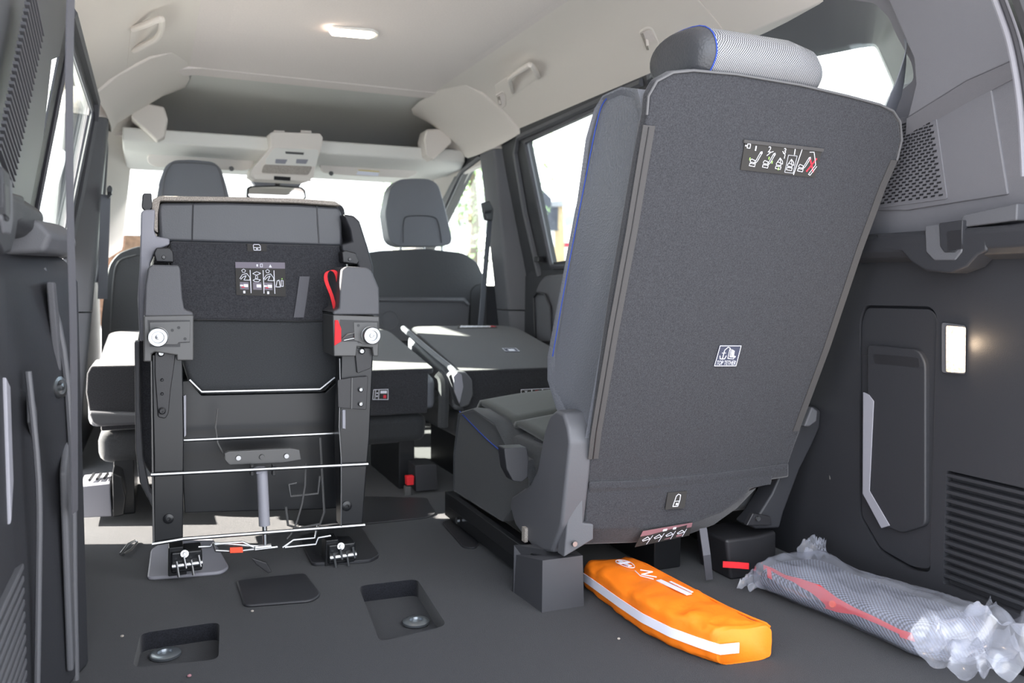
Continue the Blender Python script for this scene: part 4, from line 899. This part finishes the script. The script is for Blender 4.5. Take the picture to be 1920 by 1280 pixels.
tb = slab(rnd([P(u, v, y=3.405) for u, v in [(700, 557), (872, 558), (880, 568), (877, 640), (700, 640)]], .01), (0, .02, 0)).build('folding_table', M['trim_mid'], fr, bevel=.004)
MB().tube([P(700, 562, y=3.402), P(868, 563, y=3.402), P(879, 572, y=3.402)], .008, 8).build('table_hinge', M['trim_mid'], fr)
MB().lathe(P(730, 600, y=3.404), (0, -1, 0), [(0, .045), (.005, .045), (.005, .038), (.001, .036), (.001, 0)], 26).build('cup_ring', M['trim_mid'], tb)
MB().tube(spline([P(u, v, y=3.418) for u, v in [(915, 530), (895, 534), (884, 545), (882, 570), (880, 640)]], 4), .002, 6).build('seat_seam', M['black'], fr)
MB().tube(spline([P(u, v, y=3.428) for u, v in [(756, 455), (757, 415), (768, 405), (810, 406), (822, 418), (828, 455)]], 4), .0018, 6).build('headrest_seam', M['black'], fr)
fo_ = front('driver seat on the left, mostly hidden behind the tumbled seat', [(196, 540), (205, 495), (222, 474), (255, 462), (300, 458), (430, 462), (460, 480), (470, 540), (470, 700), (190, 700), (190, 600)],
      [(292, 372), (298, 340), (310, 310), (326, 300), (360, 299), (400, 303), (414, 314), (424, 345), (434, 385), (430, 400), (300, 400)], 3.42, [(330, 395, 470), (400, 395, 470)], 0)
MB().tube(spline([P(u, v, y=3.418) for u, v in [(255, 478), (222, 490), (212, 530), (206, 620)]], 4), .003, 6).build('seat_seam', M['piping'], fo_)
MB().tube(spline([P(u, v, y=3.428) for u, v in [(303, 372), (308, 335), (318, 313), (332, 305), (396, 308), (410, 318), (418, 345), (426, 385)]], 4), .002, 6).build('headrest_seam', M['piping'], fo_)

# steering wheel and mirror glimpsed at the left
sw = thing('steering_wheel', 'slice of black steering wheel left of the driver seat', 'steering wheel', P(165, 560, y=3.80))
c = V(.10, 3.80, .62)
MB().tube([c + V(math.cos(t)*.185, math.sin(t)*.06, math.sin(t)*.175) for t in [2*math.pi*k/28 for k in range(28)]], .014, 8, cyc=True).build('rim', M['leather_dark'], sw)
MB().obox(c, [(1, 0, 0), (0, .33, .94), (0, 1, -.3)], (.07, .06, .02)).build('hub', M['black'], sw, bevel=.015)
MB().obox(c, [(1, 0, 0), (0, .33, .94), (0, 1, -.3)], (.18, .012, .008)).build('spoke', M['steel'], sw, bevel=.004)

# front seat belts
def belt(lb, top, bot, y0, y1, anc):
    o = thing('seat_belt', lb, 'seat belt', P(*bot, y=y1), 'front shoulder belts')
    MB().strap([P(*top, y=y0), P(*bot, y=y1)], V(.014, .01, 0), .002).build('webbing', M['beltgrey'], o)
    slab(rnd([P(u, v, y=y0-.02) for u, v in anc], .006), (0, .03, 0)).build('anchor', M['black'], o, bevel=.004)
    MB().tube([P(anc[0][0]+2, (anc[0][1]+anc[2][1])/2+12, y=y0-.025), P(anc[1][0]+3, (anc[0][1]+anc[2][1])/2+10, y=y0-.025)], .006, 8).build('guide_loop', M['trim'], o)
    return o
belt('belt of the front passenger seat hanging on the right door pillar', (919, 402), (898, 645), 2.98, 2.98, [(906, 380), (918, 376), (926, 392), (924, 414), (912, 412)])
belt('belt of the driver seat hanging on the left door pillar', (198, 365), (192, 560), 3.02, 3.2, [(200, 352), (206, 346), (211, 352), (208, 368), (202, 372)])
# near left belt in front of the lens
MB().strap(spline([P(133, -20, y=1.16), P(130, 120, y=1.16), P(130, 260, y=1.17), P(132, 420, y=1.20), P(138, 640, y=1.25), P(140, 960, y=1.35)], 6), V(.0028, .012, 0), .0015).build('hanging_belt', M['belt'], label='blurred dark belt hanging close in front of the left side window', cat='seat belt')

# ================================================================== ROOF FITTINGS
dl = thing('dome_light', 'lit oblong courtesy light in the middle of the headliner', 'lamp', P(663, 58, z=1.34))
cpx = [(616, 50), (622, 47), (700, 53), (711, 60), (706, 70), (625, 63)]
slab(rnd([P(u, v, z=1.340) for u, v in cpx], .01, 3), (0, 0, -.008)).build('bezel', M['console'], dl, bevel=.002)
lpx = [(616, 56), (620, 53), (700, 62), (702, 67), (692, 71), (622, 65)]
slab(rnd([P(u, v, z=1.331) for u, v in lpx], .006, 3), (0, 0, -.003)).build('lens', mat('dome_lens', (1, .9, .8), .4, emit=4, ecol=(1, .82, .68)), dl, bevel=.001)
def cove(u, v, d=0): # plane of the right cove
    n = V(-.55, 0, -.80).normalized(); return P(u, v, pl=(V(1.14, 0, 1.292)+n*d, n))
gh = thing('grab_handle', 'cream grab handle over the sliding door', 'handle', cove(965, 160))
MB().tube(spline([cove(960, 172, .004), cove(957, 158, .02), cove(956, 148, .03), cove(966, 138, .035), cove(985, 126, .035), cove(995, 122, .033), cove(1004, 134, .022), cove(1009, 144, .004)], 4), .0085, 10).build('grip', M['cream'], gh)
slab([cove(935, 200, .002), cove(928, 160, .002), cove(990, 118, .002), cove(1010, 146, .002)], (.0, 0, .004)).build('backplate', M['cream'], gh, bevel=.001)
gl = thing('grab_handle', 'cream grab handle on the left roof rail above the open side', 'handle', mir(cove(965, 160)))
MB().tube([mir(p) for p in spline([cove(960, 172, .004), cove(957, 158, .02), cove(956, 148, .03), cove(966, 138, .035), cove(985, 126, .035), cove(995, 122, .033), cove(1004, 134, .022), cove(1009, 144, .004)], 4)], .0085, 10).build('grip', M['cream'], gl)
slab([mir(p) for p in (cove(935, 200, .002), cove(928, 160, .002), cove(990, 118, .002), cove(1010, 146, .002))], (.0, 0, .004)).build('backplate', M['cream'], gl, bevel=.001)
def hook(px, lb):
    ho = thing('coat_hook', lb, 'coat hook', cove(*px[0]), 'coat hooks over the doors')
    ps = rnd([cove(u, v, .001) for u, v in px], .008)
    MB().tube([p for p in ps], .0035, 6, cyc=True).build('rim', M['cream'], ho)
    ce_ = sum(ps, V(0, 0, 0))/len(ps)
    slab([ce_ + (p-ce_)*.85 for p in ps], V(-.55, 0, -.8)*.002).build('cup', M['roof'], ho)
    MB().tube([ce_ + V(0, .006, .012), ce_ + V(-.006, .006, .002), ce_ + V(-.004, .006, -.012)], .004, 6).build('peg', M['cream'], ho)
    a, b_ = ps[0], ps[-1]
    slab([cove(u, v, .003) for u, v in [(px[0][0]+2, px[0][1]+3), (px[0][0]+6, px[0][1]+2), (px[-1][0]+5, px[-1][1]-4), (px[-1][0]+1, px[-1][1]-4)]], V(-.55, 0, -.8)*.002).build('recess', M['tan'], ho)
hook([(1200, 60), (1213, 52), (1222, 52), (1235, 78), (1235, 92), (1218, 99), (1212, 97)], 'coat hook in the cream roof trim nearest the upright seat')
hook([(931, 178), (944, 171), (948, 178), (948, 196), (940, 203), (935, 200)], 'small coat hook beside the cream grab handle')
# overhead console
oc = thing('overhead_console', 'pale overhead console between the sun visors', 'console', P(540, 300, y=3.40))
def O(px, y): return [P(u, v, y=y) for u, v in px]
def tilt(u, v, k=0): # face of the console: leans forward towards its lower end
    return P(u, v, y=3.36 + (v-275)*.0012 - k)
sec = [(506, 250), (512, 247), (600, 250), (606, 258), (602, 283), (594, 300), (588, 332), (575, 342), (480, 337), (470, 330), (472, 318), (508, 275)]
fr0 = [tilt(u, v) for u, v in sec]; fr1 = [p + V(0, .20, .01) for p in fr0]
MB().prism(fr0, V(0, .18, .012)).build('housing', M['cream'], oc, bevel=.004, seg=3)
slab(rnd([tilt(u, v, .004) for u, v in [(514, 277), (596, 280), (598, 290), (592, 312), (500, 309), (497, 300)]], .008, 3), (0, .004, 0)).build('switch_panel', M['console'], oc, bevel=.001)
slab([tilt(u, v, .007) for u, v in [(535, 284), (570, 286), (569, 290), (536, 288)]], (0, .003, 0)).build('lamp_switch', M['greysteel'], oc)
for u in (517, 556):
    slab(rnd([tilt(a, b, .007) for a, b in [(u, 298), (u+22, 299), (u+18, 307), (u-1, 306)]], .003), (0, .003, 0)).build('reading_lamp', M['chalk'], oc)
slab(rnd([tilt(u, v, .005) for u, v in [(495, 308), (586, 312), (578, 328), (490, 324)]], .01, 3), (0, .003, 0)).build('tray', M['tan'], oc)
slab([tilt(u, v, .004) for u, v in [(472, 325), (584, 330), (583, 340), (478, 336)]], (0, .01, 0)).build('tray_lip', M['cream'], oc, bevel=.002)
slab([tilt(u, v, .007) for u, v in [(514, 330), (545, 332), (544, 339), (514, 337)]], (0, .003, 0)).build('display', M['black'], oc)
for u in (514, 564):
    slab([P(a, b, y=3.40) for a, b in [(u, 244), (u+20, 245), (u+20, 252), (u, 251)]], (0, .02, 0)).build('clip', M['cream'], oc)
# sun visors
def visor(px, lb, sticker=False, pin=None):
    o = thing('sun_visor', lb, 'sun visor', P(*px[0], y=3.62), 'sun visors')
    slab(rnd([P(u, v, y=3.545+(v-300)*.001) for u, v in px], .012, 4), (0, .018, .006)).build('panel', M['cream'], o, bevel=.005, seg=3)
    MB().tube([P(u, v-1, y=3.55) for u, v in px[1:5]], .0035, 6).build('shadow_gap_line', M['greysteel'], o)  # dark tube drawn in for the shadow of the slot above the visor
    MB().lathe(P(*pin, y=3.54), (0, -1, 0), [(0, .01), (.003, .008), (.003, 0)], 12).build('pin', M['greysteel'], o)
    if sticker:
        s_ = lambda u, v: P(u, v, y=3.535+(v-300)*.001)
        d = Decal(s_(672, 319), s_(711, 322), s_(709, 330), s_(668, 327))
        d.rect('mauve', 0, 0, .01, .01); q = d.build(o, 'white', 'warning_sticker')
        slab([s_(672, 318), s_(711, 321), s_(711, 323), s_(672, 320)], (0, -.001, 0)).build('yellow_strip', mat('yellow_print', (.75, .6, .2), .6), o)
visor([(275, 294), (284, 288), (420, 293), (468, 296), (478, 302), (474, 314), (460, 320), (420, 319), (290, 313), (277, 306)], 'cream sun visor folded up on the driver side', False, (434, 316))
visor([(599, 306), (612, 299), (680, 304), (770, 312), (784, 318), (782, 326), (766, 334), (700, 331), (640, 328), (604, 324)], 'cream sun visor with a warning sticker on the passenger side', True, (621, 325))
# rear-view mirror
rm = thing('rear_view_mirror', 'black framed rear-view mirror hanging under the overhead console', 'mirror', P(518, 374, y=3.75))
mp_ = [(463, 352), (469, 348), (520, 347), (566, 350), (573, 356), (575, 370), (571, 376), (468, 374), (462, 368)]
slab(O(mp_, 3.72), (0, .035, 0)).build('shell', M['black'], rm, bevel=.006, seg=3)
mi = [(467, 354), (473, 351), (520, 350), (563, 353), (569, 358), (571, 369), (567, 373), (472, 371), (466, 366)]
slab(O(mi, 3.716), (0, .002, 0)).build('mirror_glass', mat('mirror_glass', (.8, .8, .8), .02, metal=1), rm)
MB().tube([P(520, 350, y=3.76), P(522, 338, y=3.86), P(524, 332, y=3.92)], .012, 10).build('stem', M['trim'], rm)
slab(O([(472, 338), (567, 341), (562, 350), (540, 352), (480, 350)], 3.86), (0, .06, 0)).build('sensor_cover', M['chalk'], rm, bevel=.004)

# ================================================================== LOOSE THINGS
# orange safety pouch
po = thing('safety_pouch', 'orange nylon pouch with white reflective stripe lying under the upright seat', 'pouch', (.86, 1.25, 0))
secs = [(1.475, .855, .050, .040, 0), (1.46, .853, .058, .055, 0), (1.40, .850, .060, .062, 0), (1.30, .846, .061, .066, 0), (1.22, .846, .061, .068, 0), (1.15, .856, .058, .066, .04), (1.10, .872, .054, .064, .08), (1.076, .882, .052, .063, .1), (1.068, .885, .050, .060, .12)]
def pring(y, cx, hw, h, sk):
    pts = []
    N = 36
    for k in range(N):
        t = 2*math.pi*k/N; c_, s_ = math.cos(t), math.sin(t)
        a = math.copysign(abs(c_)**.38, c_); b = math.copysign(abs(s_)**.38, s_)
        x = cx + a*hw; z = h/2 + b*h/2
        p = V(x, y - a*hw*sk, z+.0005)
        nn = noise.noise(p*38)*.0045 + noise.noise(p*90)*.0018
        if z > .004: p += V(a*nn, 0, b*nn + (nn*.5))
        pts.append(p)
    return pts
def interp(t):
    i = min(int(t), len(secs)-2); f_ = t-i; return [secs[i][k]*(1-f_)+secs[i+1][k]*f_ for k in range(5)]
MB().loft([pring(*interp(k/6)) for k in range(6*(len(secs)-1)+1)]).build('body', M['orange'], po, ang=80)
# reflective stripe round its left side
st_ = []
for k in range(6*(len(secs)-1)-3):
    y, cx, hw, h, sk = interp(k/6); st_.append(V(cx-hw-.0022, y+hw*sk, h*.50))
y, cx, hw, h, sk = secs[-1]
st_ += [V(cx-hw+.002, y+hw*sk-.0045, h*.50), V(cx-hw+.02, y+hw*sk*.7-.0055, h*.50), V(cx-hw+.035, y+.001-.0055, h*.50)]
MB().strap(st_, V(0, 0, .0085), .0016).build('reflective_stripe', M['reflect'], po, label='white reflective stripe')
MB().tube([V(p[1]+p[2]-.0035, p[0]-p[2]*p[4], p[3]*.93) for p in secs[1:]], .0022, 6).build('seam', M['orange'], po)
# printed marks on the top
def topm(a, b, dz=.0012):
    y, cx, hw, h, sk = interp(b); p = V(cx+a*hw, y, h+.0035+dz); return p
def tline(pts, wd):
    q = [topm(a, b) for a, b in pts]; return MB().strap(q, (V(q[-1])-V(q[0])).cross(V(0, 0, 1)).normalized()*wd, .0012)
tline([(.1, 1.6), (.1, 2.2)], .004).build('print_mark', M['reflect'], po)
tline([(-.12, 1.9), (.32, 1.9)], .004).build('print_mark', M['reflect'], po)
MB().tube([topm(.1+.22*math.cos(t), 1.9+.42*math.sin(t)) for t in [k*math.pi/10 for k in range(20)]], .0009, 4, cyc=True).build('print_mark', M['reflect'], po)
MB().tube([topm(.2, 2.5), topm(.45, 2.7), topm(.0, 2.75), topm(.3, 3.0)], .0013, 5).build('print_mark', M['reflect'], po)
MB().tube([topm(.0, 2.5), topm(-.1, 2.8), topm(.1, 3.1)], .0010, 5).build('print_mark', M['reflect'], po)
tline([(.2, 3.2), (.3, 4.3)], .006).build('print_mark', M['reflect'], po)
tline([(.45, 3.4), (.5, 4.2)], .0025).build('print_mark', M['reflect'], po)

# rolled cargo net in clear film
def crumple(p, s1, s2, a1, a2): return noise.noise(p*s1)*a1 + noise.noise(p*s2)*a2
def ridge(p, s1, a): return (1-abs(noise.noise(p*s1))*2.2)**3*a
def roll(u, v, infl, hgt, amp, x0=1.215, wid=.090):
    """u: 0..1 along y from far to near, v: angle"""
    y = 1.345 - u*.43; t = v*2*math.pi
    end = min(1, (1-abs(2*u-1)**6)+.25)
    a = math.copysign(abs(math.cos(t))**.7, math.cos(t)); b = math.copysign(abs(math.sin(t))**.8, math.sin(t))
    w_ = (wid+infl)*end*(.94+.06*math.sin(u*9)); h_ = (hgt+infl)*end
    cx = x0 + .045*u - .02
    p = V(cx + a*w_, y, max(.0015, h_*.5*(1+b) ))
    n_ = crumple(p, 11, 26, amp, amp*.35) + (ridge(V(p.x*1.3, p.y*.4, p.z), 16, amp*.7) if amp > .0065 else 0)
    return V(p.x + a*n_, p.y + n_*.6, max(.001, p.z + (b*.6+.4)*n_))
cn = thing('cargo_net', 'rolled dark woven cargo net with red webbing inside the clear bag', 'cargo net', (1.22, 1.13, 0))
MB().grid(lambda v, u: roll(.05+u*.9, v, -.006, .066, .006), 64, 40).build('net_roll', M['netcloth'], cn, ang=80)
MB().grid(lambda v, u: roll(.05+u*.9, v, -.040, .05, .004, 1.20, .09) + V(0, 0, .004), 32, 20).build('inner_roll', M['netcloth'], cn, ang=80)
def onroll(u, v, k=.002):
    p = roll(.05+u*.9, v, -.006, .066, .006); c_ = V(1.215+.045*u-.02, p.y, .03); return p + (p-c_).normalized()*k
MB().strap([onroll(u, v) for u, v in [(.02, .40), (.10, .385), (.2, .40), (.3, .42), (.42, .45), (.52, .47), (.62, .46), (.74, .455), (.86, .46)]], [V(0, .002, k) for k in (.010, .005, .004, .012, .020, .013, .006, .005, .004)], .0015).build('webbing', M['red'], cn, label='red webbing strip')
MB().strap([onroll(.07, .38), onroll(.10, .42), onroll(.12, .46)], V(0, .006, 0), .0015).build('webbing', M['red'], cn, label='red webbing strip')
MB().strap([onroll(.86, .47), onroll(.93, .46)], V(0, .004, .006), .0015).build('webbing', M['red'], cn, label='red webbing strip')
MB().lathe(onroll(.50, .475, .004), (-1, -.3, .4), [(0, .007), (.002, .006), (.002, .003)], 12).build('eyelet', M['redtag'], cn)
pb = thing('clear_bag', 'crumpled clear plastic bag around the rolled net on the right floor', 'plastic bag', (1.23, 1.11, 0))
MB().grid(lambda v, u: roll(u, v, .005, .070, .0075), 110, 120).build('film', M['film'], pb, ang=80)
def flap(c, ax, ay, az, n_=18, amp=.02, seed=0):
    return MB().grid(lambda a, b: V(c) + V(ax)*(a-.5) + V(ay)*(b) + V(az)*(math.sin(a*math.pi)*.6+b*.4) + V(.6, .3, 1.3)*(crumple(V(a*1.6+seed, b*1.2, seed), 1.9, 4, amp, amp*.4) + ridge(V(a*2+b+seed, b*.5, seed), 1.8, amp*.9)), n_, n_)
flap((1.235, .955, .045), (.20, .03, 0), (.05, -.12, -.02), (0, 0, .02), 34, .022, 3).build('loose_end', M['film'], pb, ang=30)
flap((1.215, .955, .030), (.19, .0, .0), (-.01, -.12, -.012), (0, 0, .012), 34, .018, 8).build('loose_end', M['film'], pb, ang=30)
flap((1.165, 1.31, .014), (.10, .05, 0), (-.05, .03, -.004), (0, 0, .014), 20, .010, 5).build('loose_end', M['film'], pb, ang=30)
flap((1.265, 1.30, .05), (.09, .02, 0), (.01, .04, .012), (0, 0, .012), 20, .012, 12).build('loose_end', M['film'], pb, ang=30)
# latch at the tailgate sill
tl_ = thing('sill_latch', 'black latch part at the tailgate sill beside the clear bag', 'latch', V(1.33, .87, 0))
MB().box((1.27, .83, .0), (1.352, .90, .014)).build('base', M['gloss'], tl_, bevel=.003)
MB().tube([V(1.30, .86, .02), V(1.345, .86, .03)], .006, 10).build('claw', M['steel'], tl_)
# small debris on the carpet
for u, v, r_, mt, lb in ((355, 1269, .0035, 'pinkish', 'tiny pink crumb on the carpet near the tailgate edge'), (473, 1147, .003, 'tan', 'pale crumb just below the loose floor cover'), (1160, 1199, .003, 'tan', 'pale crumb left of the orange pouch'), (229, 1194, .003, 'tan', 'pale crumb near the left trim foot')):
    p = P(u, v, z=0); MB().ball(p + V(0, 0, r_*.7), (r_, r_*.8, r_*.7), 5).build('crumb', M[mt], label=lb, cat='crumb')
# tailgate aperture seal at the right
for k, (dx, mt) in enumerate(((0, 'chalk'), (14, 'rubber'), (26, 'chalk'), (42, 'black'))):
    MB().tube(spline([P(u+dx, v, x=1.262+.0*k, ) if False else P(u+dx, v, y=.86-.012*k) for u, v in [(1846, -60), (1868, 0), (1892, 70), (1908, 150), (1917, 230), (1922, 330)]], 4), .006 if k != 3 else .012, 8).build('trim_%d' % (40+k), M[mt], **ST)

# ================================================================== OUTSIDE
MB().box((-3.4, 2.2, -.6), (-3.0, 3.02, 2.75)).build('shade_pillar', M['render_'], bevel=.02, label='unseen tall white pillar added beside the van to block sun, left of the open sliding door', cat='pillar')  # unseen block added to keep direct sun out of the rear side window
MB().box((-40, -8, -.75), (60, 90, -.60)).build('ground', M['asphalt'], **ST)
def house(name, lb, y, parts, grp=None):
    o = thing(name, lb, 'house', P(parts[0][1][0][0], 520, y=y), grp)
    for nm_, px, dy, dep, mt in parts: slab([P(u, v, y=y+dy) for u, v in px], (0, dep, 0)).build(nm_, M[mt], o)
    return o
house('slate_house', 'dark slate-clad gabled house seen through the sliding door window', 24, [
    ('upper_wall', [(960, 345), (1012, 352), (1018, 356), (1034, 372), (1034, 405), (1048, 432), (960, 430)], 0, 5, 'slate'),
    ('chimney', [(1003, 338), (1011, 338), (1012, 356), (1003, 354)], .5, 1, 'sand'),
    ('lower_wall', [(960, 431), (1040, 432), (1036, 580), (960, 580)], .1, 5, 'render_'),
    ('window', [(1017, 392), (1024, 392), (1024, 410), (1018, 409)], -.05, .1, 'render_'),
    ('door', [(1024, 449), (1031, 449), (1031, 476), (1026, 474)], .05, .1, 'slate')])
house('sand_house', 'sand-coloured house next to the slate-clad one', 26, [
    ('wall', [(1030, 386), (1056, 386), (1062, 580), (1026, 580)], 0, 6, 'sand'),
    ('roof', [(1030, 378), (1056, 375), (1060, 386), (1030, 388)], -.2, 6, 'roofgrey'),
    ('slate_bay', [(1034, 388), (1047, 388), (1046, 430), (1034, 428)], -.3, 2, 'slate')])
house('far_house', 'pale distant houses with a grey roof at the window edge', 40, [
    ('wall', [(1056, 420), (1120, 410), (1120, 560), (1056, 560)], 0, 8, 'render_'),
    ('roof', [(1054, 398), (1080, 388), (1120, 386), (1120, 412), (1060, 424)], -.3, 8, 'roofgrey'),
    ('shop_sign', [(1056, 455), (1068, 455), (1068, 463), (1056, 463)], -.5, .3, 'redprint')])
def tree(lb, base, h, r_, n_, nm='street_tree', mt='leaf', grp='trees ahead of the van'):
    o = thing(nm, lb, 'tree', base, grp); base = V(base)
    MB().tube([base, base+V(.1, 0, h*.45), base+V(0, 0, h*.8)], [h*.03, h*.022, h*.01], 8).build('trunk', M['bark'], o)
    L = MB()
    for k in range(n_):
        d_ = V(random.gauss(0, 1), random.gauss(0, 1), random.gauss(0, 1)).normalized()*r_*random.random()**.4
        c_ = base + V(0, 0, h*.68) + V(d_.x, d_.y, d_.z*1.1)
        a = V(random.gauss(0, 1), random.gauss(0, 1), random.gauss(0, 1)).normalized(); b_ = a.orthogonal().normalized(); s_ = random.uniform(.05, .10)
        L.add([c_-a*s_, c_+b_*s_*.6, c_+a*s_, c_-b_*s_*.6], [(0, 1, 2, 3)])
    L.build('crown', M[mt], o)
    return o
g = lambda u, v, y: V(P(u, v, y=y).x, y, -.6)
tree('tree with sparse leaves seen just left of the passenger headrest', g(742, 400, 30), 6.0, .85, 260)
tree('leafy tree filling the passenger door window', g(880, 400, 16), 5.5, 1.9, 1600)
tree('thin tree beyond the left side window', g(122, 200, 14), 6.5, 1.1, 160)
hd_ = MB().box((g(190, 0, 26).x-6, 26, -.6), (g(262, 0, 26).x+1.2, 27.5, .62+1.35))
hd_.build('hedge', M['hedge'], label='reddish brown hedge seen left of the driver seat through the windscreen', cat='hedge')
MB().box((g(690, 0, 38).x-2, 38, -.6), (g(760, 0, 38).x+3, 40, 1.6)).build('hedge', M['leaf'], label='low green hedge seen through the windscreen beside the passenger seat', cat='hedge')
# parked car outside the passenger door
pc_ = thing('parked_car', 'white parked car seen through the front passenger door window', 'car', V(4.6, 9.5, -.6))
def carsec(x, top, w0, w1): return x
cy = [(-2.0, .35), (-2.05, .75), (-1.6, .95), (-.9, 1.02), (-.45, 1.42), (.7, 1.45), (1.35, 1.05), (2.0, 1.0), (2.1, .6), (2.05, .35)]
base = V(4.35, 9.5, -.6)
MB().prism([base + V(0, a, b) for a, b in cy], (1.6, 0, 0)).build('body', M['paint'], pc_, bevel=.08, seg=3)
gl_ = [(-.75, 1.03), (-.42, 1.36), (.65, 1.38), (1.15, 1.05)]
slab([base + V(-.01, a, b) for a, b in gl_], (.01, 0, 0)).build('side_windows', mat('car_glass', (.25, .42, .40), .1), pc_)
for a in (-1.3, 1.35): MB().lathe(base + V(-.01, a, .33), (1, 0, 0), [(0, .32), (.2, .32)], 24).build('wheel', M['rubber'], pc_)
